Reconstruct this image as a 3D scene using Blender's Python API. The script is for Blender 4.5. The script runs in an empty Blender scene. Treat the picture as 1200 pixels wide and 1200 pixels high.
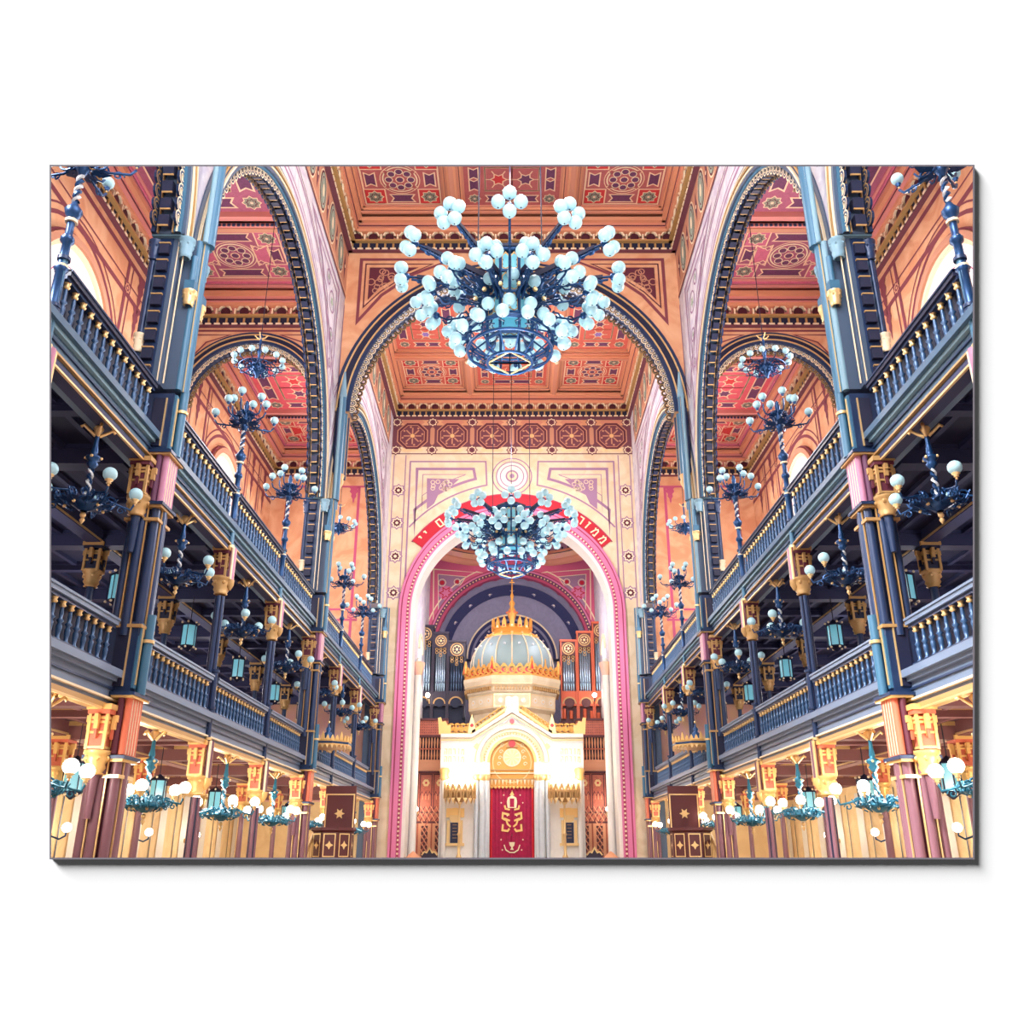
import bpy, math, random
from math import sin, cos, pi, radians, sqrt, atan2, tan
from mathutils import Vector, Matrix
random.seed(7)
SC = bpy.context.scene
COL = SC.collection
# ---------------------------------------------------------------- materials
def lin(c):
    return tuple(((x/255)/12.92 if x/255 <= .04045 else ((x/255+.055)/1.055)**2.4) for x in c)
MATS = {}
def mat(name, rgb, rough=.6, metal=0., emit=0., ergb=None, noise=0., nscale=3., rgb2=None):
    m = bpy.data.materials.new(name); m.use_nodes = True
    nt = m.node_tree; b = nt.nodes['Principled BSDF']
    c = lin(rgb)
    b.inputs['Base Color'].default_value = (*c, 1)
    b.inputs['Roughness'].default_value = rough
    b.inputs['Metallic'].default_value = metal
    if emit > 0:
        e = lin(ergb or rgb)
        b.inputs['Emission Color'].default_value = (*e, 1)
        b.inputs['Emission Strength'].default_value = emit
    if noise > 0 or rgb2:
        tc = nt.nodes.new('ShaderNodeTexCoord'); n = nt.nodes.new('ShaderNodeTexNoise')
        n.inputs['Scale'].default_value = nscale; n.inputs['Detail'].default_value = 5
        n.inputs['Distortion'].default_value = 1.5
        nt.links.new(tc.outputs['Object'], n.inputs['Vector'])
        r = nt.nodes.new('ShaderNodeValToRGB')
        c2 = lin(rgb2) if rgb2 else tuple(x*(1-noise) for x in c)
        r.color_ramp.elements[0].position = .38; r.color_ramp.elements[1].position = .62
        r.color_ramp.elements[0].color = (*c2, 1); r.color_ramp.elements[1].color = (*c, 1)
        nt.links.new(n.outputs['Fac'], r.inputs['Fac'])
        nt.links.new(r.outputs['Color'], b.inputs['Base Color'])
    MATS[name] = m
    return m
mat('white_panel', (250,250,250), .9)
mat('navy', (34,54,90), .35, .15)
mat('navy_dark', (18,26,58), .6)
mat('blue_paint', (64,112,142), .4, .1)
mat('blue_pale', (122,160,178), .45)
mat('iron', (26,66,112), .35, .45)
mat('blue_steel', (56,88,126), .3, .2)
mat('iron_lit_teal', (40,110,135), .35, .4)  # iron with the lit globes' glow mixed into its colour
mat('gold', (232,198,140), .35, .5)
mat('gold_bright', (240,196,122), .4, .3)
mat('gold_dull', (190,150,95), .5, .2)
mat('gold_deep', (222,158,72), .45, .2)
mat('pendentive', (214,96,134), .7)
mat('cream', (240,220,185), .6)
mat('lilac', (184,122,152), .5)
mat('plum', (96,52,84), .6)
mat('maroon', (92,34,52), .6)
mat('shaft_warm_lit', (128,88,100), .4, .1)  # lower shafts: warm lamp light painted over the blue
mat('orange_warm', (216,112,82), .5)  # lower capitals carry the warm lamp light; plain orange on the dome finial
mat('wall_orange', (226,176,136), .8, 0, 0, None, 0, .9, (212,150,110))
mat('arch_slate', (70,88,112), .5)
mat('rim_grey', (120,114,122), .8)
mat('wall_tan', (240,212,162), .8, 0, 0, None, 0, 1.2, (230,198,148))
mat('wall_cream', (230,212,182), .8, 0, 0, None, 0, 1.0, (218,196,160))
mat('wall_white', (212,209,212), .8, 0, 0, None, 0, 1.5, (190,184,200))
mat('wall_pink', (232,176,170), .8, 0, 0, None, 0, .8, (236,190,150))
mat('stripe', (128,62,72), .8)
mat('stripe_pink', (190,84,120), .8)
mat('stripe_lilac', (158,122,152), .8)
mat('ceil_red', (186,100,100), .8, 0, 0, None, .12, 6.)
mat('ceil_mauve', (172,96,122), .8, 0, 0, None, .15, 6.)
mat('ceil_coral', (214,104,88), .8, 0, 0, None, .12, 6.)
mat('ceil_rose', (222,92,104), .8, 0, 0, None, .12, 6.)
mat('ceil_red2', (206,60,62), .8)
mat('ceil_pink', (212,112,140), .8, 0, 0, None, .15, 6.)
mat('ceil_purple', (112,62,98), .8, 0, 0, None, .2, 8.)
mat('ceil_violet', (140,110,180), .8)
mat('ceil_green', (142,146,128), .8)
mat('ceil_line', (240,204,170), .8)
mat('ceil_frame', (206,138,112), .7)
mat('ceil_frame_pink', (214,140,132), .7)
mat('beam_orange', (220,152,116), .7)
mat('disc_dark', (70,16,36), .6)
mat('medal', (160,176,158), .8, 0, 0, None, .15, 8.)
mat('frieze_brown', (112,62,74), .8)
mat('frieze_tan', (196,140,112), .8)
mat('pink_arch', (214,118,160), .6)
mat('pink_deep', (210,62,110), .6)
mat('rose_dark', (170,60,96), .7)
mat('red_sign', (190,16,44), .6)
mat('grey_apse', (148,144,170), .8, 0, 0, None, .12, 2.)
mat('navy_apse', (52,54,96), .8)
mat('floor_stone', (178,150,130), .5, 0, 0, None, .2, 3.)
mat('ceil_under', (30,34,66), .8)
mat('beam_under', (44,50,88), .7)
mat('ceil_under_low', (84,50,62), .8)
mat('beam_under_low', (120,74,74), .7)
mat('fascia', (106,124,150), .45)  # lower gallery front, lightened by the lamps in its colour
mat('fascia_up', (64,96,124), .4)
mat('rail_dark', (30,34,62), .4)
mat('wood', (200,108,84), .55, 0, 0, None, .2, 5.)
mat('wood_dark', (92,40,44), .55)
mat('wood_pale', (226,160,120), .55)
mat('organ_dark', (44,34,56), .5)
mat('organ_orange_lit', (206,92,56), .5)
mat('pipe_metal', (176,200,216), .25, .7)
mat('pipe_dark', (84,104,130), .3, .7)
mat('marble_white', (232,226,216), .45, 0, 0, None, .04, 3.)
mat('marble_grey', (206,212,216), .45, 0, 0, None, .06, 3.)
mat('dome_teal', (138,160,162), .5, .1)
mat('curtain', (176,8,70), .7, 0, 0, None, .2, 4.)
mat('ruby', (206,24,40), .3)
mat('glass_blue', (120,196,214), .2, 0, .25)
mat('globe_cool', (168,210,220), .3, 0, .08, (176,226,244))
mat('globe_warm', (255,244,230), .3, 0, 9.0, (255,240,222))
mat('candle_flame', (255,240,214), .3, 0, 14.0, (255,238,214))
mat('window_glass', (200,190,188), .3, 0, .62, (255,240,236))
mat('window_cool', (190,200,210), .3, 0, .6, (220,238,250))
mat('dark_panel', (26,34,70), .5)
mat('wire_dark', (24,26,46), .5)
# ---------------------------------------------------------------- mesh builder
class MB:
    def __init__(s):
        s.v = []; s.f = []; s.m = []; s.sm = []; s.names = []
    def mi(s, n):
        if n not in s.names: s.names.append(n)
        return s.names.index(n)
    def add(s, vs, fs, m, smooth=False):
        o = len(s.v); k = s.mi(m)
        s.v.extend([tuple(p) for p in vs])
        for f in fs:
            s.f.append(tuple(i+o for i in f)); s.m.append(k); s.sm.append(smooth)
    def box(s, x0, x1, y0, y1, z0, z1, m):
        vs = [(x,y,z) for z in (z0,z1) for y in (y0,y1) for x in (x0,x1)]
        s.add(vs, [(0,2,3,1),(4,5,7,6),(0,1,5,4),(2,6,7,3),(0,4,6,2),(1,3,7,5)], m)
    def cbox(s, cx, cy, cz, dx, dy, dz, m):
        s.box(cx-dx/2, cx+dx/2, cy-dy/2, cy+dy/2, cz-dz/2, cz+dz/2, m)
    def cyl(s, p0, p1, r0, r1, n, m, caps=True):
        p0 = Vector(p0); p1 = Vector(p1); d = (p1-p0).normalized()
        a = d.orthogonal().normalized(); b = d.cross(a)
        vs = []
        for p, r in ((p0,r0),(p1,r1)):
            for i in range(n):
                t = 2*pi*i/n; vs.append(p + a*(r*cos(t)) + b*(r*sin(t)))
        s.add(vs, [(i,(i+1)%n,n+(i+1)%n,n+i) for i in range(n)], m, n > 6)
        if caps: s.add(vs, [tuple(range(n))[::-1], tuple(range(n,2*n))], m)
    def lathe(s, prof, cx, cy, n, m, ph=0., smooth=True, a0=0., a1=2*pi):
        full = abs(a1-a0-2*pi) < 1e-6; k = n if full else n+1
        vs = []
        for r, z in prof:
            for i in range(k):
                t = ph+a0+(a1-a0)*i/n; vs.append((cx+r*cos(t), cy+r*sin(t), z))
        fs = []
        for j in range(len(prof)-1):
            for i in range(n):
                i2 = (i+1) % k
                fs.append((j*k+i, j*k+i2, (j+1)*k+i2, (j+1)*k+i))
        s.add(vs, fs, m, smooth and n > 6)
    def sphere(s, c, r, m, n=12, h=8, sz=1.):
        prof = [(max(r*sin(pi*j/h), 1e-4), -r*sz*cos(pi*j/h)+c[2]) for j in range(h+1)]
        s.lathe(prof, c[0], c[1], n, m)
    def tube(s, path, r, n, m, r1=None):
        P = [Vector(p) for p in path]; k = len(P); vs = []
        a = None
        for i in range(k):
            d = (P[min(i+1,k-1)]-P[max(i-1,0)]).normalized()
            if a is None: a = d.orthogonal().normalized()
            else:
                a = (a - d*a.dot(d)).normalized()
            b = d.cross(a); rr = r if r1 is None else r+(r1-r)*i/(k-1)
            for j in range(n):
                t = 2*pi*j/n; vs.append(P[i]+a*(rr*cos(t))+b*(rr*sin(t)))
        fs = [(i*n+j, i*n+(j+1)%n, (i+1)*n+(j+1)%n, (i+1)*n+j) for i in range(k-1) for j in range(n)]
        s.add(vs, fs, m, n > 4)
    # planar helpers: F = (origin, U, V, N)
    def poly(s, F, pts, n, m):
        O,U,V,N = F
        s.add([O+U*p[0]+V*p[1]+N*n for p in pts], [tuple(range(len(pts)))], m)
    def prism(s, F, pts, n0, n1, m):
        O,U,V,N = F; k = len(pts)
        vs = [O+U*p[0]+V*p[1]+N*n for n in (n0,n1) for p in pts]
        s.add(vs, [tuple(range(k)), tuple(range(k,2*k))]+[(i,(i+1)%k,k+(i+1)%k,k+i) for i in range(k)], m)
    def line(s, F, pts, w, n, m, closed=False):
        O,U,V,N = F
        P = [Vector((p[0],p[1])) for p in pts]; k = len(P); L = []; R = []
        for i in range(k):
            if closed: a = P[i-1]; c = P[(i+1)%k]
            else: a = P[max(i-1,0)]; c = P[min(i+1,k-1)]
            b = P[i]
            d1 = (b-a); d2 = (c-b)
            if d1.length < 1e-9: d1 = d2
            if d2.length < 1e-9: d2 = d1
            d1 = d1.normalized(); d2 = d2.normalized()
            nn = Vector((-(d1.y+d2.y), d1.x+d2.x))
            if nn.length < 1e-6: nn = Vector((-d1.y,d1.x))
            nn.normalize(); q = max(.35, nn.dot(Vector((-d1.y,d1.x))))
            L.append(b+nn*(w/2/q)); R.append(b-nn*(w/2/q))
        vs = [O+U*p.x+V*p.y+N*n for p in L+R]
        e = k if closed else k-1
        s.add(vs, [(i,(i+1)%k,k+(i+1)%k,k+i) for i in range(e)], m)
    def rectline(s, F, x0, x1, y0, y1, w, n, m):
        s.line(F, [(x0,y0),(x1,y0),(x1,y1),(x0,y1)], w, n, m, True)
    def rect(s, F, x0, x1, y0, y1, n, m):
        s.poly(F, [(x0,y0),(x1,y0),(x1,y1),(x0,y1)], n, m)
    def fbox(s, F, x0, x1, y0, y1, n0, n1, m):
        s.prism(F, [(x0,y0),(x1,y0),(x1,y1),(x0,y1)], n0, n1, m)
    def circ(s, F, cx, cy, r, w, n, m, k=20, ry=None):
        ry = ry or r
        s.line(F, [(cx+r*cos(2*pi*i/k), cy+ry*sin(2*pi*i/k)) for i in range(k)], w, n, m, True)
    def disc(s, F, cx, cy, r, n, m, k=16, ry=None, ph=0):
        ry = ry or r
        s.poly(F, [(cx+r*cos(ph+2*pi*i/k), cy+ry*sin(ph+2*pi*i/k)) for i in range(k)], n, m)
    def star(s, F, cx, cy, r, n, m, pts=8, q=.76, ph=0):
        s.poly(F, [(cx+(r if i%2==0 else r*q)*cos(ph+pi*i/pts), cy+(r if i%2==0 else r*q)*sin(ph+pi*i/pts)) for i in range(2*pts)], n, m)
    def starline(s, F, cx, cy, r, w, n, m, pts=8, q=.76, ph=0):
        s.line(F, [(cx+(r if i%2==0 else r*q)*cos(ph+pi*i/pts), cy+(r if i%2==0 else r*q)*sin(ph+pi*i/pts)) for i in range(2*pts)], w, n, m, True)
    def arcband(s, F, cx, cy, r0, r1, a0, a1, n0, n1, m, k=40):
        # solid curved bar
        O,U,V,N = F; vs = []
        for i in range(k+1):
            t = a0+(a1-a0)*i/k
            for (r,n) in ((r0,n0),(r1,n0),(r1,n1),(r0,n1)):
                vs.append(O+U*(cx+r*cos(t))+V*(cy+r*sin(t))+N*n)
        fs = [(4*i+j, 4*i+(j+1)%4, 4*i+4+(j+1)%4, 4*i+4+j) for i in range(k) for j in range(4)]
        s.add(vs, fs, m)
    def build(s, name, parent=None, loc=None):
        me = bpy.data.meshes.new(name); me.from_pydata(s.v, [], s.f)
        for n in s.names: me.materials.append(MATS[n])
        me.polygons.foreach_set('material_index', s.m)
        me.polygons.foreach_set('use_smooth', s.sm)
        me.update()
        o = bpy.data.objects.new(name, me); COL.objects.link(o)
        if parent: o.parent = parent
        if loc: o.location = loc
        return o
def tag(o, label=None, cat=None, group=None, kind=None):
    if label: o['label'] = label
    if cat: o['category'] = cat
    if group: o['group'] = group
    if kind: o['kind'] = kind
    return o
def thing(name, label, cat, loc=(0,0,0), rz=0., group=None):
    o = bpy.data.objects.new(name, None); COL.objects.link(o)
    o.empty_display_size = .2
    o.location = loc; o.rotation_euler = (0,0,rz)
    return tag(o, label, cat, group)
def struct(name, mb, label=None):
    o = mb.build(name); return tag(o, label, None, None, 'structure')
def children_of(o): return KIDS.get(o.name, [])
KIDS = {}
def part(name, mb, parent, loc=None, label=None):
    o = mb.build(name, parent, loc); KIDS.setdefault(parent.name, []).append(o)
    if label: o['label'] = label
    return o
def inst(src, parent, loc, rz=0., name=None):
    o = src.copy(); COL.objects.link(o); o.parent = parent; o.location = loc; o.rotation_euler = (0,0,rz)
    KIDS.setdefault(parent.name, []).append(o)
    return o
def dup(root, loc, rz=0., label=None, group=None):
    def rec(o, par):
        c = o.copy(); COL.objects.link(c)
        if par is not None: c.parent = par
        for ch in KIDS.get(o.name, []):
            KIDS.setdefault(c.name, []).append(rec(ch, c))
        return c
    r = rec(root, None); r.location = loc; r.rotation_euler = (0,0,rz)
    if label: r['label'] = label
    if group: r['group'] = group
    return r
def V3(*a): return Vector(a)
def frame(o, u, v, n): return (Vector(o), Vector(u), Vector(v), Vector(n))
# camera model (also used to turn a pixel at a known depth into a place)
FPX = 1040.; TH = radians(21.); CH = 1.6
def at(px, py, Y):
    u = (px-600)/FPX; v = (600-py)/FPX
    zc = Y/(cos(TH)-v*sin(TH))
    return u*zc, zc*(sin(TH)+v*cos(TH))+CH
def W(px0, px1, Y, py=900):
    return at(px1,py,Y)[0]-at(px0,py,Y)[0]
# ---------------------------------------------------------------- layout
SP = 4.25
PY = [9.45 + SP*i for i in range(8)]; XW = .52; PY[0] = 9.9        # supports along the nave
P1, P2, P3 = PY[1], PY[4], PY[7]
EW = 40.3                                   # far wall
XN = 6.0                                    # nave face of the arcade
XO = 11.8                                   # outer wall
XI = 8.85                                   # inner row of posts
LB, LR = 3.65, 4.93                         # lower gallery underside and rail
UB, UR = 7.65, 9.0
NC = 22.2; NCZ = 23.3                       # nave cornice foot and ceiling
AC = 19.0; ACZ = 20.1
NAMES = ['nearest column','near big pier','first column past the near pier','second column past the near pier','far big pier','first column past the far pier','second column past the far pier','end wall']
SIDE = {-1:'left', 1:'right'}
ORD = ['just before the nearest big pier','just past the nearest big pier','midway between the two big piers','just before the far big pier','just past the far big pier','midway along the far bay','nearest the end wall']
# ---------------------------------------------------------------- camera and the added white border wall with its opening
cam = bpy.data.cameras.new('camera'); cam.sensor_width = 36; cam.lens = FPX/1200*36
cam.clip_end = 200; cam.clip_start = .05
co = bpy.data.objects.new('camera', cam); COL.objects.link(co)
co.location = (0,0,CH); co.rotation_euler = (radians(90)+TH, 0, 0); SC.camera = co
D = 5.0
fw = Vector((0, cos(TH), sin(TH))); up = Vector((0, -sin(TH), cos(TH)))
def PF(d): return (Vector((0,0,CH))+fw*d, Vector((1,0,0)), up, -fw)
def hole_wall():
    m = MB(); F = PF(D); h = .018; g_ = .0096; hx0, hx1 = -540/FPX*(D-h)-g_, 540/FPX*(D-h)+g_; hy0, hy1 = -405/FPX*(D-h)-g_, 405/FPX*(D-h)+g_
    X0, X1, Y0, Y1 = -13, 13, -3.68, 23  # added wall, wide enough to keep the sun out of the hall
    O,U,V,N = F; hs = []
    for (a,b,c,d,n) in ((X0,X1,Y0,Y1,0),(hx0,hx1,hy0,hy1,0),(hx0-.12,hx1+.12,hy0-.12,hy1+.12,-.06),(X0,X1,Y0,Y1,-.06)):
        hs += [O+U*x+V*y+N*n for x,y in ((a,c),(b,c),(b,d),(a,d))]
    m.add(hs, [(4*i+j,4*i+(j+1)%4,4*((i+1)%4)+(j+1)%4,4*((i+1)%4)+j) for i in range(4) for j in range(4)], 'white_panel')
    struct('wall_front', m, 'smooth white leaning wall added as a border around the picture opening')
    Ff = PF(D-h); m = MB()  # raised rim added to throw a drop shadow on the wall
    a, b = 540/FPX*(D-h), 405/FPX*(D-h); w = .0102
    def ring(q, n):
        return [(-(a+q),-(b+q),n),((a+q),-(b+q),n),((a+q),(b+q),n),(-(a+q),(b+q),n)]
    O,U,V,N = Ff
    rings = [ring(0,0), ring(w,0), ring(w,-h), ring(.0097,-h)]
    vs = [O+U*p[0]+V*p[1]+N*p[2] for r in rings for p in r]
    fs = [(4*i+j,4*i+(j+1)%4,4*((i+1)%4)+(j+1)%4,4*((i+1)%4)+j) for i in range(4) for j in range(4)]
    m.add(vs, fs, 'rim_grey')
    struct('trim_1', m, 'thin raised grey rim added around the opening to cast its shadow')
hole_wall()
# ---------------------------------------------------------------- patterns
def petal_rosette(m, F, cx, cy, R, n, base='ceil_red', petal='ceil_purple', line='ceil_line', ry=None):
    q = (ry or R)/R
    m.disc(F, cx, cy, R, n, 'cream', 24, R*q); m.disc(F, cx, cy, R*.92, n+.004, base, 24, R*.92*q)
    m.circ(F, cx, cy, R*1.12, R*.05, n+.004, line, 24, R*1.12*q)
    for k in range(8):
        t = 2*pi*k/8; x, y = cx+R*.62*cos(t), cy+R*.62*sin(t)*q
        m.disc(F, x, y, R*.24, n+.008, 'cream', 10, R*.24*q); m.disc(F, x, y, R*.19, n+.012, petal, 10, R*.19*q)
    m.disc(F, cx, cy, R*.26, n+.008, line, 10, R*.26*q); m.disc(F, cx, cy, R*.2, n+.012, petal, 8, R*.2*q)
def octstar(m, F, cx, cy, r, n, fill='ceil_green', line='ceil_line'):
    m.star(F, cx, cy, r, n, line); m.star(F, cx, cy, r*.86, n+.004, fill)
    m.starline(F, cx, cy, r*.55, r*.09, n+.008, 'maroon', 8, .7, .2); m.disc(F, cx, cy, r*.16, n+.008, line, 8)
def cartouche(m, F, x0, x1, y0, y1, n, fill, line='ceil_line', w=.05):
    # bar with notched ends
    dx, dy = x1-x0, y1-y0
    if dx > dy:
        p = [(x0,y0),(x1,y0),(x1-dy*.3,(y0+y1)/2),(x1,y1),(x0,y1),(x0+dy*.3,(y0+y1)/2)]
    else:
        p = [(x0,y0),((x0+x1)/2,y0+dx*.3),(x1,y0),(x1,y1),((x0+x1)/2,y1-dx*.3),(x0,y1)]
    m.poly(F, p, n, fill); m.line(F, p, w, n+.004, line, True)
def panelA(m, F, x0, x1, y0, y1, n, base='ceil_red', bar='ceil_purple', red='ceil_red2', ros=True, q=1.):
    w, h = x1-x0, y1-y0; s = min(w,h); cx, cy = (x0+x1)/2, (y0+y1)/2
    m.rect(F, x0, x1, y0, y1, n, base)
    m.rectline(F, x0+s*.03, x1-s*.03, y0+s*.03, y1-s*.03, s*.025, n+.004, 'ceil_line')
    c = s*.17
    for sx in (-1,1):
        for sy in (-1,1):
            X, Y = cx+sx*(w/2-c), cy+sy*(h/2-c)
            m.poly(F, [(X-c*.85,Y-c*.85),(X+c*.85,Y-c*.85),(X+c*.85,Y+c*.85),(X-c*.85,Y+c*.85)], n+.004, red)
            m.rectline(F, X-c*.85, X+c*.85, Y-c*.85, Y+c*.85, s*.018, n+.006, 'ceil_line')
            octstar(m, F, X, Y, c*.72, n+.01)
            # small diamond toward the centre
            X2, Y2 = X-sx*c*1.1, Y-sy*c*1.1
            m.poly(F, [(X2-.3*c,Y2),(X2,Y2-.3*c),(X2+.3*c,Y2),(X2,Y2+.3*c)], n+.01, 'ceil_line')
            m.poly(F, [(X2-.2*c,Y2),(X2,Y2-.2*c),(X2+.2*c,Y2),(X2,Y2+.2*c)], n+.014, base)
    for sy in (-1,1):
        Y = cy+sy*(h/2-c*.85)
        cartouche(m, F, cx-w/2+c*2.2, cx+w/2-c*2.2, Y-c*.42, Y+c*.42, n+.008, bar, w=s*.018)
    for sx in (-1,1):
        X = cx+sx*(w/2-c*.85)
        cartouche(m, F, X-c*.42, X+c*.42, cy-h/2+c*2.2, cy+h/2-c*2.2, n+.008, bar, w=s*.018)
    if ros:
        petal_rosette(m, F, cx, cy, s*.235, n+.01, base, bar)
        if w > h*1.3 or h > w*1.3:
            for sg in (-1,1):
                if w > h: cartouche(m, F, cx+sg*w*.27-s*.1, cx+sg*w*.27+s*.1, cy-s*.2, cy+s*.2, n+.008, red, w=s*.02)
def panelB(m, F, x0, x1, y0, y1, n, base='ceil_red', bar='ceil_purple', alt='ceil_red2', line='ceil_line'):
    # strapwork stars
    w, h = x1-x0, y1-y0; s = min(w,h); cx, cy = (x0+x1)/2, (y0+y1)/2
    m.rect(F, x0, x1, y0, y1, n, base)
    b = s*.15
    for sx in (-1,1):
        for sy in (-1,1): octstar(m, F, cx+sx*(w/2-b*.9), cy+sy*(h/2-b*.9), b*.62, n+.01)
    for sy in (-1,1):
        Y = cy+sy*(h/2-b*.9); 
        for k in (-1,1):
            cartouche(m, F, min(cx,cx+k*(w/2-b*1.9)), max(cx,cx+k*(w/2-b*1.9)), Y-b*.42, Y+b*.42, n+.006, bar, line, s*.016)
    for sx in (-1,1):
        X = cx+sx*(w/2-b*.9)
        for k in (-1,1):
            cartouche(m, F, X-b*.42, X+b*.42, min(cy,cy+k*(h/2-b*1.9)), max(cy,cy+k*(h/2-b*1.9)), n+.006, bar, line, s*.016)
    xa, xb, ya, yb = x0+b*1.9, x1-b*1.9, y0+b*1.9, y1-b*1.9
    m.rectline(F, xa, xb, ya, yb, s*.022, n+.008, line)
    nx = max(1, round((xb-xa)/(s*.3))); ny = max(1, round((yb-ya)/(s*.3)))
    dx, dy = (xb-xa)/nx, (yb-ya)/ny
    for i in range(nx):
        for j in range(ny):
            X, Y = xa+dx*(i+.5), ya+dy*(j+.5); r = min(dx,dy)*.5
            m.star(F, X, Y, r*.62, n+.006, (alt, bar, 'ceil_violet')[(i+j) % 3], 6, .62)
            m.starline(F, X, Y, r*.62, s*.016, n+.01, line, 6, .62)
            for k in range(6):
                t = pi*k/3
                m.line(F, [(X+r*.62*cos(t),Y+r*.62*sin(t)),(X+r*cos(t),Y+r*sin(t))], s*.016, n+.01, line)
            m.rectline(F, X-dx/2, X+dx/2, Y-dy/2, Y+dy/2, s*.012, n+.008, line)
def ceiling_panel(name, x0, x1, y0, y1, z, kind, cols, label, frame_mat='ceil_frame'):
    F = frame((0,0,z), (1,0,0), (0,1,0), (0,0,-1))
    m = MB(); (panelA if kind == 'A' else panelB)(m, F, x0+.24, x1-.24, y0+.24, y1-.24, 0, *cols)
    m.box(x0+.2, x1-.2, y0+.2, y1-.2, z+.01, z+.05, cols[0])
    # stepped frame
    for k, (w, d, mm) in enumerate(((.09,.2,frame_mat),(.17,.12,'beam_orange' if frame_mat=='ceil_frame' else 'ceil_pink'),(.25,.05,frame_mat))):
        for (a,b,c,e) in ((x0,x1,y0,y0+w),(x0,x1,y1-w,y1),(x0,x0+w,y0,y1),(x1-w,x1,y0,y1)):
            m.box(a, b, c, e, z-d, z+.04, mm)
    m.rectline(F, x0+.1, x1-.1, y0+.1, y1-.1, .025, .125, 'maroon')
    return tag(m.build(name), label, 'ceiling panel', 'painted coffer panels')
# floor
m = MB(); m.box(-XO-.3, XO+.3, 6.5, 52, -.2, 0, 'floor_stone'); struct('floor', m)
# nave ceiling slab and beams
m = MB(); m.box(-7, 7, 3, EW+.5, NCZ+.35, NCZ+.6, 'ceil_frame'); struct('ceiling', m)
cx_div = [-5.75, -2.1, 2.1, 5.75]
def nave_rows(ya, yb): return [ya, ya+3.45, yb-3.45, yb]
CN = {0:'left', 1:'middle', 2:'right'}
def beams(rows, divs, zb, zt, mm, line_m, x0, x1):
    m = MB()
    for y in rows[1:-1]:
        m.box(x0, x1, y-.16, y+.16, zb, zt, mm); m.box(x0, x1, y-.08, y+.08, zb-.05, zb, line_m)
    for x in divs:
        m.box(x-.16, x+.16, rows[0], rows[-1], zb, zt, mm); m.box(x-.08, x+.08, rows[0], rows[-1], zb-.05, zb, line_m)
        for y in rows[1:-1]:
            m.sphere((x,y,zb-.16), .12, 'cream', 8, 6); m.cyl((x,y,zb-.05),(x,y,zb-.3),.05,.02,8,'cream')
    return m
bays = [(P1, 27.0), (27.75, EW)]
for bi, (ya, yb) in enumerate(bays):
    rows = nave_rows(ya+.3, yb-.45)
    struct('trim_2' if bi == 0 else 'trim_3', beams(rows, cx_div[1:3], NCZ-.02, NCZ+.36, 'beam_orange', 'ceil_frame', -5.75, 5.75), 'orange ceiling beams of the nave')
    for r in range(3):
        for c in range(3):
            k = 'A' if (r != 1 and c != 1) else 'B'
            ceiling_panel('ceiling_panel', cx_div[c]+.16, cx_div[c+1]-.16, rows[r]+.16, rows[r+1]-.16, NCZ+.3, k,
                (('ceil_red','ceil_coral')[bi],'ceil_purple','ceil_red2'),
                f"{'rosette' if k=='A' else 'strapwork'} coffer panel, {CN[c]} of {['near','middle','far'][r]} row, {['nearer','farther'][bi]} nave ceiling bay")
# aisle ceilings
for s in (-1,1):
    m = MB(); xa, xb = sorted((s*6.6, s*(XO+.3))); m.box(xa, xb, 3, EW+.5, ACZ+.35, ACZ+.6, 'ceil_frame_pink')
    struct('ceiling', m)
    for bi, (ya, yb) in enumerate(bays):
        rows = nave_rows(ya+.3, yb-.45)
        x0, x1 = sorted((s*7.35, s*(XO-.5)))
        m = beams(rows, [], ACZ-.02, ACZ+.36, 'ceil_frame_pink', 'frieze_tan', x0, x1)
        for y in rows[1:-1]:
            for k in range(26): m.cbox(x0+(x1-x0)*(k+.5)/26, y-.17, ACZ+.02, .09, .04, .09, 'navy')
            m.box(x0, x1, y-.16-.3, y-.16, ACZ+.1, ACZ+.3, 'ceil_frame_pink')
        struct('trim_%d' % (4+bi+(s>0)*2), m, 'pink beams of the aisle ceiling')
        for r in range(3):
            k = 'A' if r != 1 else 'B'
            ceiling_panel('ceiling_panel', x0, x1, rows[r]+.16, rows[r+1]-.16, ACZ+.3, k,
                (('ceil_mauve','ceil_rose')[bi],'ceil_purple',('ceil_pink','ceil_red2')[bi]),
                f"pink {'rosette' if k=='A' else 'strapwork'} coffer panel, {['near','middle','far'][r]} one, {SIDE[s]} aisle, {['nearer','farther'][bi]} bay", 'ceil_frame_pink')
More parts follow.
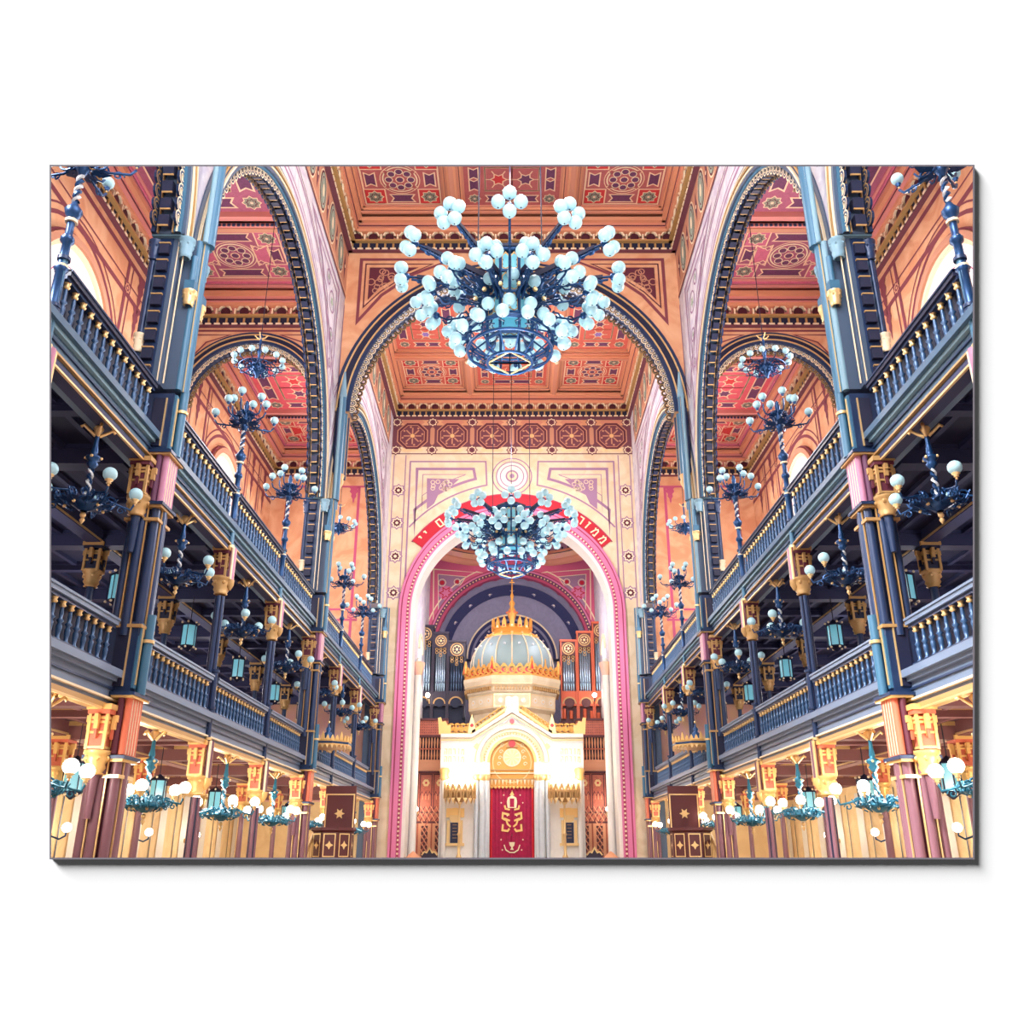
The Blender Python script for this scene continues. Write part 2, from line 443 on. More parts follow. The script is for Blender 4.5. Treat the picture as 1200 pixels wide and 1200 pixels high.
# cornices
def cornice(F, L, z, h, dep, dark='navy_dark', tan_='beam_orange', mid='ceil_frame', pitch=.6, big=True):
    # F: origin on wall at z=0, U along wall, V up, N into the room
    m = MB()
    m.fbox(F, 0, L, z, z+.32, 0, .1, dark); m.fbox(F, 0, L, z-.06, z, 0, .16, 'frieze_brown')
    n = int(L/(pitch/2))
    for k in range(n):
        u = L*(k+.5)/n
        m.fbox(F, u-.035, u+.035, z+.02, z+.26, .1, .15, 'gold_dull')
        m.fbox(F, u-.1, u+.1, z-.02, z+.04, .1, .19, 'cream')
    m.fbox(F, 0, L, z+.3, z+.36, 0, .26, 'gold_dull')
    m.fbox(F, 0, L, z+.36, z+.7, 0, .14, mid)
    n = int(L/pitch)
    for k in range(n):
        u = L*(k+.5)/n; r = pitch*.27
        F2 = (F[0]+F[3]*.0, F[1], F[2], F[3])
        m.prism(F2, [(u+r*cos(2*pi*i/12), z+.5+r*sin(2*pi*i/12)) for i in range(12)], .14, .2, 'disc_dark')
        m.arcband(F2, u, z+.5, r*1.15, r*1.5, pi*0, pi, .14, .26, 'cream', 8)
        m.fbox(F2, u-pitch/2-.03, u-pitch/2+.03, z+.34, z+.6, .14, .25, 'cream')
    m.fbox(F, 0, L, z+.68, z+.8, 0, .32, tan_); m.fbox(F, 0, L, z+.8, z+h-.14, 0, dep*.75, mid)
    m.fbox(F, 0, L, z+.84, z+.88, 0, dep*.75+.02, 'maroon')
    m.fbox(F, 0, L, z+h-.14, z+h+.02, 0, dep, tan_)
    return m
tn = 20
def add_trim(m, label):
    global tn; struct('trim_%d' % tn, m, label); tn += 1
X, Y, Z = V3(1,0,0), V3(0,1,0), V3(0,0,1)
for bi, (ya, yb) in enumerate(bays):
    for s in (-1,1):
        ya2 = ya+2 if bi == 0 else ya
        add_trim(cornice((V3(s*XN,ya2,0), Y, Z, X*(-s)), yb-ya2, NC, 1.15, .5), f'ornate nave cornice, {SIDE[s]} side')
        add_trim(cornice((V3(s*XO,ya2,0), Y, Z, X*(-s)), yb-ya2, AC, 1.15, .6, mid='ceil_frame_pink'), f'ornate aisle cornice on the outer wall, {SIDE[s]} side')
        add_trim(cornice((V3(s*6.53,ya2,0), Y, Z, X*s), yb-ya2, AC, 1.15, .4, mid='ceil_frame_pink'), f'ornate aisle cornice over the arcade, {SIDE[s]} side')
        xa, xb = sorted((s*6.53, s*XO))
        add_trim(cornice((V3(xa,yb,0), X, Z, -Y), xb-xa, AC, 1.15, .5, mid='ceil_frame_pink'), f'ornate cornice across the {SIDE[s]} aisle')
    add_trim(cornice((V3(-XN,yb,0), X, Z, -Y), 2*XN, NC, 1.15, .5), 'ornate cornice across the nave')
# ---------------------------------------------------------------- arch walls
def arch_wall(m, F, u0, u1, uc, zc, r, vb, vt, n0, n1, face, soffit, k=40):
    # wall between n0 and n1 with an arched opening
    O,U,V,N = F
    pts = [(uc-r*cos(pi*i/k), zc+r*sin(pi*i/k)) for i in range(k+1)]
    for n in (n0, n1):
        vs = []; 
        for (u,v) in pts: vs.append(O+U*u+V*v+N*n); vs.append(O+U*u+V*vt+N*n)
        m.add(vs, [(2*i,2*i+2,2*i+3,2*i+1) for i in range(k)], face)
    vs = []
    for (u,v) in pts: vs.append(O+U*u+V*v+N*n0); vs.append(O+U*u+V*v+N*n1)
    m.add(vs, [(2*i,2*i+2,2*i+3,2*i+1) for i in range(k)], soffit)
    if uc-r-u0 > 1e-3: m.fbox(F, u0, uc-r, vb, vt, n0, n1, face)
    if u1-uc-r > 1e-3: m.fbox(F, uc+r, u1, vb, vt, n0, n1, face)
    m.fbox(F, u0, u1, vt-.02, vt, n0, n1, face)
def scallops(m, F, uc, zc, r, n, size, fill, line, a0=0., a1=pi, legs=0., depth=.05, lw=.035):
    # lace fringe hanging inside an arch of radius r; legs: length of straight fringe under the springing
    cnt = int(r*(a1-a0)/(size*2)); pos = []
    for k in range(cnt):
        t = a0+(a1-a0)*(k+.5)/cnt; pos.append((uc+(r-size*.35)*cos(t), zc+(r-size*.35)*sin(t)))
    for sg in (-1,1):
        for k in range(int(legs/(size*2))): pos.append((uc+sg*(r-size*.35), zc-size*(2*k+1)))
    F2 = (F[0]+F[3]*n, F[1], F[2], F[3])
    for (u,v) in pos:
        m.arcband(F2, u, v, size*.55, size*.98, 0, 2*pi, -depth/2, depth/2, fill, 10)
        m.circ(F2, u, v, size*.98, lw, depth/2+.004, line, 12); m.circ(F2, u, v, size*.5, lw*.7, depth/2+.004, line, 10)
def molding(m, F, uc, zc, specs, a0, a1, legs=0., k=56):
    # specs: list of (r0, r1, n0, n1, mat)
    for (r0,r1,n0,n1,mm) in specs:
        m.arcband(F, uc, zc, r0, r1, a0, a1, n0, n1, mm, k)
        if legs > 0:
            for sg in (-1,1):
                xa, xb = sorted((uc+sg*r0, uc+sg*r1)); m.fbox(F, xa, xb, zc-legs, zc, n0, n1, mm)
ZS = 12.05                                  # arcade springing
half = (P2-P1)/2
RA = half-.5
for s in (-1,1):
    for ai, (pa, pb) in enumerate(((P1-3*SP, P1), (P1, P2), (P2, P3))):
        F = (V3(s*XN,0,0), Y, Z, X*(-s)); yc = (pa+pb)/2
        # arcade wall above the arch, white painted
        m = MB(); ya = max(pa, 7.5)
        if ai == 0:
            arch_wall(m, F, pa, pb, yc, ZS, RA, ZS, NC+1.4, -XW, 0, 'wall_white', 'arch_slate')
        else:
            arch_wall(m, F, pa, pb, yc, ZS, RA, ZS, NC+1.4, -XW, 0, 'wall_white', 'arch_slate')
        if ai == 2: m.fbox(F, P3, EW, ZS, NC+1.4, -XW, 0, 'wall_white'); m.fbox(F, P3+.6, EW, 0, ZS, -XW, -.1, 'arch_slate')
        # painted lines following the arch and along the piers
        if ai:
            for r, w, mm in ((RA+.75,.09,'stripe_lilac'),(RA+.95,.05,'stripe_lilac'),(RA+1.5,.09,'stripe_lilac'),(RA+1.65,.04,'frieze_brown')):
                a_ = math.acos(min(1,(half-.1)/r)); kk = 40
                m.line(F, [(yc+r*cos(a_+(pi-2*a_)*i/kk), ZS+r*sin(a_+(pi-2*a_)*i/kk)) for i in range(kk+1)], w, .008, mm)
            # medallion frieze under the cornice
            m.rect(F, pa, pb, NC-2.0, NC-.05, .008, 'frieze_tan')
            m.line(F, [(pa,NC-2.0),(pb,NC-2.0)], .1, .02, 'frieze_brown'); m.line(F, [(pa,NC-1.85),(pb,NC-1.85)], .03, .02, 'cream')
            m.line(F, [(pa,NC-.15),(pb,NC-.15)], .1, .02, 'frieze_brown')
            nmed = 8
            for k in range(nmed):
                u = pa+.35+(pb-pa-.3)*(k+.5)/nmed; v = NC-1.0
                m.disc(F, u, v, .5, .014, 'cream', 18, .78); m.disc(F, u, v, .44, .02, 'maroon', 18, .72); m.disc(F, u, v, .38, .026, 'medal', 18, .64)
                m.disc(F, u, v, .12, .032, 'cream', 8, .24); m.circ(F, u, v, .28, .04, .032, 'frieze_brown', 14, .5)
                u2 = u+(pb-pa-.3)/nmed/2; m.poly(F, [(u2-.14,v),(u2,v-.6),(u2+.14,v),(u2,v+.6)], .016, 'frieze_brown')
                m.disc(F, u2, v, .07, .024, 'cream', 8)
            # ornaments of the spandrels
            for sg in (-1,1):
                e = yc+sg*(half-.5)
                tri = [(e, ZS+2.2), (e, NC-2.4), (e-sg*4.3, NC-2.4), (e-sg*2.6, NC-3.1), (e-sg*1.2, NC-4.7)]
                m.line(F, tri, .12, .012, 'stripe_lilac', True)
                tri2 = [(e-sg*.28, ZS+4.3), (e-sg*.28, NC-2.7), (e-sg*3.2, NC-2.7), (e-sg*1.6, NC-3.7)]
                m.line(F, tri2, .08, .012, 'stripe_lilac', True)
                for (du,dv,rr) in ((.9,3.5,.36),(1.6,3.0,.24),(.65,4.6,.22),(.55,5.6,.14)):
                    m.circ(F, e-sg*du, NC-dv, rr, .06, .014, 'stripe_lilac', 14); m.star(F, e-sg*du, NC-dv, rr*.6, .014, 'medal', 5, .5)
        struct('wall_nave_%s' % SIDE[s], m)
        # arch rib: separate thing
        wh = ['foreground','nearer','farther'][ai]
        t = thing('arcade_arch', f'blue scalloped arch of the {SIDE[s]} arcade, {["before the nearest big pier","between the two big piers","from far big pier to end wall"][ai]}', 'arch', (0,0,0))
        a_ = 0.
        mm_ = MB()
        molding(mm_, F, yc, ZS, [(RA-.02,RA+.07,-.5,.08,'arch_slate'),(RA+.07,RA+.11,-.02,.11,'cream'),(RA+.11,RA+.2,-.02,.06,'navy'),(RA+.2,RA+.24,-.02,.1,'gold_dull'),(RA+.24,RA+.32,-.02,.06,'blue_paint'),(RA+.32,RA+.35,-.02,.08,'cream'),(RA+.35,RA+.48,-.02,.03,'arch_slate')], .0, pi, 0)
        molding(mm_, F, yc, ZS, [(RA-.08,RA,-.51,-.44,'navy'),(RA-.07,RA,-.41,-.39,'gold_dull'),(RA-.07,RA,-.14,-.12,'gold_dull'),(RA-.08,RA,-.1,.02,'blue_paint'),(RA-.1,RA-.08,-.06,-.03,'cream')], 0, pi, 0)
        part('molding', mm_, t)
        m = MB(); scallops(m, F, yc, ZS, RA-.08, -.05, .14, 'navy', 'cream', .02, pi-.02, 0, lw=.025)
        part('fringe', m, t)
        m = MB(); scallops(m, F, yc, ZS, RA-.08, -.47, .14, 'navy', 'gold_dull', .02, pi-.02, 0, lw=.025)
        part('fringe', m, t)
        m = MB(); cnt = int(pi*RA/.36)
        for k in range(cnt):
            tt = pi*(k+.5)/cnt; w_ = .11/RA
            m.arcband(F, yc, ZS, RA-.2, RA-.02, tt-w_, tt+w_, -.36, -.17, 'navy_dark', 2)
            m.arcband(F, yc, ZS, RA-.2, RA-.18, tt-w_*1.3, tt-w_*1.0, -.36, -.17, 'gold_dull', 1)
        part('tooth_chain', m, t)
# transverse arch across the nave under the ceiling, at the far big piers
def cross_arch(F, u0, u1, uc, zc, r, vb, vt, n0, n1, label, wallname, face, deco, specs_r):
    m = MB(); arch_wall(m, F, u0, u1, uc, zc, r, vb, vt, n0, n1, face, 'wall_tan')
    deco(m); struct(wallname, m)
    t = thing('transverse_arch', label, 'arch')
    m = MB(); q = specs_r
    molding(m, F, uc, zc, [(r-.02,r+.12*q,n0,n1+.08,'navy'),(r+.12*q,r+.17*q,n1,n1+.12,'gold'),(r+.17*q,r+.4*q,n1,n1+.06,'navy_dark'),(r+.4*q,r+.45*q,n1,n1+.1,'gold'),(r+.45*q,r+.58*q,n1,n1+.05,'navy')], 0, pi, .0)
    part('molding', m, t)
    if q == 1.:
        for sg in (-1,1):
            m = MB()
            for (u, n, rr_, c_) in ((5.86,.08,.1,'navy'),(5.7,-.15,.09,'blue_paint'),(5.68,-.45,.09,'navy'),(5.85,-.3,.17,'arch_slate')):
                p = F[0]+F[1]*(sg*u)+F[3]*n; m.cyl((p.x,p.y,13.3),(p.x,p.y,zc+.1),rr_,rr_,10,c_); m.cbox(p.x-sg*rr_,p.y,14.45,.02,.02,2.3,'gold_dull')
            p = F[0]+F[1]*(sg*5.85)+F[3]*-.2; m.lathe([(.27,13.35),(.23,13.2),(.26,13.1),(.15,12.85),(.12,12.6)],p.x,p.y,12,'gold_dull'); m.cyl((p.x,p.y,12.1),(p.x,p.y,12.65),.11,.11,12,'blue_paint'); m.lathe([(.11,12.1),(.16,12.0),(.08,11.8),(.01,11.6)],p.x,p.y,10,'gold_dull')
            part('springer', m, t)
    m = MB(); scallops(m, F, uc, zc, r-.04, n1-.05, .12*max(q,.8), 'navy_dark', 'cream', .0, pi, .0, lw=.03); part('fringe', m, t)
    m = MB(); scallops(m, F, uc, zc, r-.04, n0+.1, .12*max(q,.8), 'navy_dark', 'gold_dull', .0, pi, .0, lw=.03); part('fringe', m, t)
    return t
F = (V3(0,27.0,0), X, Z, -Y)
def deco_nave(m):
    for sg in (-1,1):
        e = sg*5.75; f = lambda p: [(sg*a, b) for a,b in p]
        m.line(F, f([(5.5,19.2),(5.5,21.85),(2.2,21.85),(3.6,21.2),(4.7,20.3)]), .12, .012, 'stripe', True)
        m.line(F, f([(5.32,19.8),(5.32,21.65),(2.9,21.65),(3.9,21.12),(4.75,20.45)]), .05, .012, 'maroon', True)
        m.poly(F, f([(5.18,20.1),(5.18,21.5),(3.4,21.5),(4.1,21.12),(4.8,20.6)]), .014, 'maroon')
        rr = random.Random(3)
        for k in range(16):
            a, b = 3.7+1.4*rr.random(), 20.4+1.0*rr.random()
            if (a-3.4)*.8 > (21.5-b)+.1: m.circ(F, sg*a, b, .09+.05*rr.random(), .035, .02, 'frieze_tan', 10)
cross_arch(F, -XN, XN, 0, 15.6, 5.55, 15.6, NC+1.3, -.75, 0, 'dark moulded arch spanning the nave at the far big piers', 'wall_nave_cross', 'wall_orange', deco_nave, 1.)
for s in (-1,1):
    xa, xb = sorted((s*6.52, s*XO)); xc = s*9.05
    def deco_aisle(m):
        m.line(F, [(xa+.25,AC-.18),(xb-.25,AC-.18)], .08, .012, 'stripe')
        for sg in (-1,1):
            m.line(F, [(xc+sg*2.25,AC-.35),(xc+sg*.9,AC-.35),(xc+sg*1.7,AC-.65),(xc+sg*2.25,AC-1.4)], .06, .012, 'stripe', True)
    cross_arch(F, xa, xb, xc, 16.05, 2.25, UB+.52, AC+1.2, -.6, 0, f'dark moulded arch across the {SIDE[s]} aisle at the far big pier', f'wall_aisle_{SIDE[s]}', 'wall_orange', deco_aisle, .75)
# ---------------------------------------------------------------- outer walls with windows
wn = 1
def lozenge(m, F, u, v, r, n, fill='stripe', dot='wall_orange'):
    m.star(F, u, v, r, n, fill, 4, .62, pi/4); m.starline(F, u, v, r*.5, r*.12, n+.006, dot, 8, .75); m.disc(F, u, v, r*.16, n+.006, dot, 6)
def leafy(m, F, u, v0, v1, w, n, mm):
    pts = []; k = 7
    for i in range(k+1):
        t = i/k; ww = w*(1-t)*(1 if i % 2 == 0 else .62); pts.append((u-ww, v0+(v1-v0)*t))
    pts2 = [(2*u-a, b) for a,b in pts[::-1][1:]]
    m.poly(F, pts+pts2, n, mm)
for s in (-1,1):
    F = (V3(s*XO,0,0), Y, Z, X*(-s))
    m = MB(); m.fbox(F, 6.5, EW+.4, 9.5, AC+1.5, -.4, -.0, 'wall_orange'); 
    m.fbox(F, 6.5, EW+.4, LB+.3, 9.5, -.4, 0, 'wall_pink'); m.fbox(F, 6.5, EW+.4, 0, LB+.3, -.4, 0, 'wall_tan')
    for (ya,yb) in ((P1-3*SP,P1),(P1,P2),(P2,EW)):
        yc = (ya+yb)/2
        for v in (AC-.35, 17.55):
            m.line(F, [(max(ya,7),v),(yb,v)], .17, .012, 'stripe')
        for v in (17.95,):
            m.line(F, [(max(ya,7),v),(yb,v)], .06, .012, 'stripe')
        for du in (-4.6,-2.75,2.75,4.6):
            if yc+du < 7: continue
            m.line(F, [(yc+du,10.5),(yc+du,AC-.35)], .17, .014, 'stripe'); m.line(F, [(yc+du+.22,10.5),(yc+du+.3,AC-.35)], .07, .014, 'stripe')
            lozenge(m, F, yc+du+.1, 17.75, .3, .02); lozenge(m, F, yc+du+.1, 14.6, .26, .02)
        for du in (-5.6, -3.7, 3.7, 5.6):
            if yc+du < 7: continue
            leafy(m, F, yc+du, 12.2, 14.8, .42, .014, 'stripe'); leafy(m, F, yc+du, AC-.4, AC-1.7, .3, .014, 'stripe')
            leafy(m, F, yc+du*.99, 17.5, 16.4, .26, .014, 'stripe')
        # painted ring round the window head
        if yc > 10:
            for r,w in ((2.75,.12),(3.0,.06)):
                m.line(F, [(yc+r*cos(pi*i/24), 14.75+r*sin(pi*i/24)) for i in range(25)], w, .014, 'stripe')
    # lower storey: tall pale panels between thin dark strips
    for k in range(16):
        u = 8.3+k*2.1
        m.rect(F, u, u+.62, .2, 3.5, .02, 'marble_white'); m.line(F, [(u+1.5,0),(u+1.5,3.5)], .06, .02, 'navy')
        m.line(F, [(u-.06,0),(u-.06,3.45)], .03, .02, 'gold_dull')
    struct('wall_%s' % SIDE[s], m)
    for (ya,yb) in ((P1-3*SP,P1),(P1,P2),(P2,EW)):
        yc = (ya+yb)/2
        if yc < 10: yc = 8.6
        m = MB(); zc = 14.85; r = 1.85
        arc = [(yc+r*cos(pi*i/24), zc+r*sin(pi*i/24)) for i in range(25)]
        m.prism(F, [(yc+r,11.0)]+arc+[(yc-r,11.0)], .0, .03, 'window_glass')
        m.arcband(F, yc, zc, r, r+.14, 0, pi, 0, .12, 'cream', 24); m.arcband(F, yc, zc, r+.14, r+.34, 0, pi, 0, .2, 'frieze_tan', 24)
        m.arcband(F, yc, zc, r+.34, r+.42, 0, pi, 0, .12, 'stripe', 24)
        for sg in (-1,1):
            xa, xb = sorted((yc+sg*r, yc+sg*(r+.42))); m.fbox(F, xa, xb, 11.0, zc, 0, .18, 'frieze_tan')
        m.line(F, [(yc+r*.72*cos(pi*i/20), zc+r*.72*sin(pi*i/20)) for i in range(21)], .03, .035, 'stripe_pink')
        m.line(F, [(yc,11),(yc,zc+r*.72)], .04, .035, 'cream')
        struct('window_%d' % wn, m); wn += 1
# end walls of the aisles
for s in (-1,1):
    F = (V3(0,EW,0), X, Z, -Y); xa, xb = sorted((s*6.3, s*(XO+.3)))
    m = MB(); m.fbox(F, xa, xb, 9.3, AC+1.5, -.4, 0, 'wall_orange'); m.fbox(F, xa, xb, LB, 9.3, -.4, 0, 'wall_pink'); m.fbox(F, xa, xb, 0, LB, -.4, 0, 'wall_tan')
    x0, x1 = xa+.5*(s<0)+.9*(s>0), xb-.5*(s>0)-.9*(s<0)
    q0, q1 = sorted((s*7.5, s*11.0))
    for v in (12.2, 11.7, AC-.6): m.line(F, [(q0-.3,v),(q1+.3,v)], .1, .012, 'stripe_pink')
    for u in (q0,q1):
        m.line(F, [(u,9.3),(u,AC-.6)], .13, .014, 'stripe_pink' if abs(u) < 9 else 'stripe')
        lozenge(m, F, u, 11.95, .24, .022, 'stripe_pink')
    for u in (q0-.0,q1): leafy(m, F, u+.25*(1 if u==q0 else -1), AC-.6, AC-1.5, .3, .014, 'stripe_pink')
    struct('wall_end_%s' % SIDE[s], m)
# ---------------------------------------------------------------- far wall of the nave with the great arch
AZ, AR = 12.1, 4.6
F = (V3(0,EW,0), X, Z, -Y)
m = MB()
arch_wall(m, F, -6.3, 6.3, 0, AZ, AR, 0, NC+1.4, -1.2, 0, 'wall_cream', 'marble_white')
# dark frieze with octagons
m.rect(F, -6, 6, 20.15, NC-.02, .01, 'frieze_brown')
m.rect(F, -6, 6, 21.75, 22.05, .016, 'wall_orange'); m.rect(F, -6, 6, 20.2, 20.55, .016, 'wall_cream')
for k in range(6):
    u = -5.0+2.0*k; v = 21.15
    m.disc(F, u, v, .84, .02, 'frieze_tan', 8, None, pi/8); m.disc(F, u, v, .78, .026, 'maroon', 8, None, pi/8)
    m.disc(F, u, v, .66, .03, 'frieze_tan', 8, None, pi/8); m.disc(F, u, v, .62, .034, 'frieze_brown', 8, None, pi/8)
    for j in range(8):
        t = pi*j/4; m.line(F, [(u+.14*cos(t), v+.14*sin(t)), (u+.45*cos(t), v+.45*sin(t))], .07, .04, 'frieze_tan')
        m.disc(F, u+.5*cos(t+.2), v+.5*sin(t+.2), .06, .04, 'frieze_tan', 6)
    m.disc(F, u, v, .12, .044, 'gold', 8)
for k in range(7):
    u = -6.0+2.0*k
    for v in (21.92, 20.38):
        uu = max(-5.8, min(5.8, u)); m.star(F, uu, v, .3, .024, 'frieze_brown', 8, .75); m.starline(F, uu, v, .2, .04, .03, 'cream', 8, .75); m.disc(F, uu, v, .07, .03, 'maroon', 6)
    if abs(u) < 5.9:
        m.poly(F, [(u-.11,20.75),(u,20.6),(u+.11,20.75),(u+.11,21.55),(u,21.7),(u-.11,21.55)], .022, 'frieze_tan')
    for sg in (0,):
        pass
for k in range(6):
    u = -5.0+2*k
    for v, mm in ((21.92,'ceil_frame'),(20.38,'wall_tan')):
        m.poly(F, [(u-.6,v),(u-.45,v-.1),(u+.45,v-.1),(u+.6,v),(u+.45,v+.1),(u-.45,v+.1)], .024, mm)
# side strips with stars
for sg in (-1,1):
    for du,w in ((5.86,.05),(5.28,.05)): m.line(F, [(sg*du,8.5),(sg*du,20.1)], w, .012, 'stripe_lilac')
    for v in (18.2, 16.5, 14.8, 13.0):
        m.star(F, sg*5.57, v, .36, .016, 'stripe_lilac', 8, .75); m.star(F, sg*5.57, v, .28, .022, 'cream', 8, .75)
        m.star(F, sg*5.57, v, .2, .028, 'maroon', 8, .75); m.disc(F, sg*5.57, v, .08, .034, 'cream', 6)
    # spandrel frames
    f = lambda p: [(sg*a, b) for a,b in p]
    def arcpts(r, a0, a1, k=14): return [(r*cos(a0+(a1-a0)*i/k), AZ+r*sin(a0+(a1-a0)*i/k)) for i in range(k+1)]
    m.line(F, f([(5.05, AZ+1.2),(5.05,19.75),(1.3,19.75)]+[(a,b) for a,b in arcpts(6.5, radians(79), radians(40))]), .08, .012, 'stripe_lilac', False)
    m.line(F, f([(4.7, 15.9),(4.7,19.35),(1.9,19.35)]+arcpts(6.95, radians(75), radians(47))), .14, .012, 'stripe_lilac', True)
    m.line(F, f([(4.4, 16.9),(4.4,19.05),(2.3,19.05)]+arcpts(7.3, radians(71), radians(53))), .04, .012, 'stripe_lilac', True)
    rr = random.Random(5)
    m.poly(F, f([(4.15,17.2),(4.2,18.85),(2.6,18.8),(3.1,18.3),(3.6,18.0),(3.8,17.5)]), .014, 'stripe_lilac')
    for k in range(14):
        m.circ(F, sg*(3.9-1.0*rr.random()*.9), 18.2+.5*rr.random(), .1, .035, .02, 'wall_cream', 8)
    leafy(m, F, sg*4.75, 12.9, 14.3, .28, .014, 'stripe_lilac')
# rosette over the arch
for r, mm, n in ((1.0,'stripe_lilac',.012),(.94,'wall_cream',.018),(.8,'stripe_lilac',.024),(.74,'marble_white',.03),(.6,'stripe_lilac',.036),(.55,'marble_white',.042),(.32,'stripe_lilac',.048),(.24,'wall_cream',.054),(.12,'stripe_lilac',.06)):
    m.disc(F, 0, 18.95, r, n, mm, 28)
struct('wall_end', m)
m = MB()
molding(m, F, 0, AZ, [(AR-.03,AR+.12,-1.2,.08,'marble_white'),(AR+.12,AR+.2,0,.14,'pink_arch'),(AR+.2,AR+.32,0,.08,'rose_dark'),(AR+.32,AR+.52,0,.14,'pink_arch'),(AR+.52,AR+.58,0,.1,'rose_dark'),(AR+.58,AR+.68,0,.13,'pink_arch')], 0, pi, 11.6)
cnt = 86
for k in range(cnt):
    t = pi*(k+.5)/cnt; r = AR+.26
    m.disc(F, r*cos(t), AZ+r*sin(t), .05, .09, 'cream', 6)
for sg in (-1,1):
    for k in range(62): m.disc(F, sg*(AR+.26), AZ-.1-.18*k, .05, .09, 'cream', 6)
t = thing('great_arch', 'pink beaded arch framing the ark in the far wall', 'arch'); part('molding', m, t)
# red inscription band: Hebrew letters along the arch
m = MB(); Fi = F; r0, r1 = AR+.72, AR+1.28
m.arcband(Fi, 0, AZ, r0, r1, radians(36), radians(144), 0, .05, 'red_sign', 60)
m.arcband(Fi, 0, AZ, r0-.04, r0, radians(35.5), radians(144.5), 0, .07, 'rose_dark', 60)
m.arcband(Fi, 0, AZ, r1, r1+.04, radians(35.5), radians(144.5), 0, .07, 'rose_dark', 60)
part('inscription_band', m, t, None, 'red band with cream Hebrew letters')
GL = {  # strokes in a unit box
 'mem': [[(.0,0),(.25,.75),(.05,1)],[(.25,.75),(.55,1),(.8,.85),(.85,0),(.45,0)]],
 'zayin': [[(.2,1),(.7,1)],[(.5,1),(.45,0)]],
 'resh': [[(.05,1),(.75,1),(.8,0)]],
 'het': [[(.1,0),(.1,1)],[(.1,1),(.85,1),(.85,0)]],
 'shin': [[(.0,1),(.15,0),(.75,0),(1.0,1)],[(.12,.2),(.5,.45),(.5,1)]],
 'fmem': [[(.1,0),(.1,1),(.85,1),(.85,0),(.1,0)]],
 'yod': [[(.3,1),(.6,.95),(.55,.6)]],
 'lamed': [[(.1,1.3),(.1,.95),(.8,.95),(.8,.6),(.4,0)]],
 'he': [[(.1,1),(.85,1),(.85,0)],[(.15,.65),(.15,0)]],
 'vav': [[(.3,1),(.6,1),(.6,0)]],
}
def letter(key, ang, size=.36):
    ca, sa = cos(ang), sin(ang); rr = (r0+r1)/2-size/2
    U2 = X*sa - Z*ca; V2 = X*ca + Z*sa      # tangent clockwise, radial outward
    O = V3(0,EW,AZ)+V2*rr-U2*(size*.4)
    F2 = (O, U2, V2, -Y)
    lm = MB()
    for st in GL[key]: lm.line(F2, [(a*size*.8,b*size) for a,b in st], size*.2, .062, 'cream')
    part('letter', lm, t, None, 'cream Hebrew letter')
for k, a in zip(['mem','mem','zayin','resh','het'], [39,44.3,49.3,53.6,58.2]): letter(k, radians(a))
for k, a in zip(['yod','yod','fmem','shin'], [140.5,137,128.5,122]): letter(k, radians(a))
# ---------------------------------------------------------------- piers and columns
def bracket(m, cx, cy, ztop, w, h, g, dk):
    # carved box capital under a beam
    m.cbox(cx, cy, ztop-.04, w*1.35, w*1.35, .08, g); m.cbox(cx, cy, ztop-.11, w*1.2, w*1.2, .07, dk)
    m.cbox(cx, cy, ztop-h/2-.1, w*.9, w*.9, h-.12, dk)
    for sx in (-1,1):
        for sy in (-1,1):
            m.cbox(cx+sx*w*.46, cy+sy*w*.46, ztop-h/2-.08, w*.16, w*.16, h-.1, g)
    for k, zz in enumerate((ztop-.2, ztop-h*.42, ztop-h*.66, ztop-h)):
        m.cbox(cx, cy, zz, w*1.04, w*1.04, .035, g)
    for sx, sy in ((0,-1),(0,1),(-1,0),(1,0)):
        m.cbox(cx+sx*w*.47, cy+sy*w*.47, ztop-h*.55, w*(.14 if sx==0 else .06), w*(.14 if sy==0 else .06), h*.4, g)
        m.cbox(cx+sx*w*.66, cy+sy*w*.66, ztop-.26, w*.22, w*.22, .2, g); m.cbox(cx+sx*w*.62, cy+sy*w*.62, ztop-.42, w*.14, w*.14, .16, dk)
        m.cbox(cx+sx*w*.74, cy+sy*w*.74, ztop-.2, w*.2, w*.2, .1, g)
def smallcap(m, cx, cy, zt, r, h, g, dk, n=10):
    m.lathe([(r*1.9,zt),(r*1.9,zt-.05),(r*1.6,zt-.07),(r*1.75,zt-h*.35),(r*1.35,zt-h*.55),(r*1.5,zt-h*.7),(r*1.1,zt-h*.9),(r*1.35,zt-h*.94),(r*1.0,zt-h)], cx, cy, n, g)
    for k in range(6):
        t = 2*pi*k/6; m.sphere((cx+r*1.55*cos(t), cy+r*1.55*sin(t), zt-h*.32), r*.4, g, 6, 4)
def column_shaft(m, cx, cy, z0, z1, r, c, stripes='gold', n=12):
    m.cyl((cx,cy,z0),(cx,cy,z1), r, r*.94, n, c)
    for k in range(4):
        t = pi/4+pi*k/2; m.cbox(cx+r*.98*cos(t), cy+r*.98*sin(t), (z0+z1)/2, .025, .025, z1-z0, stripes)
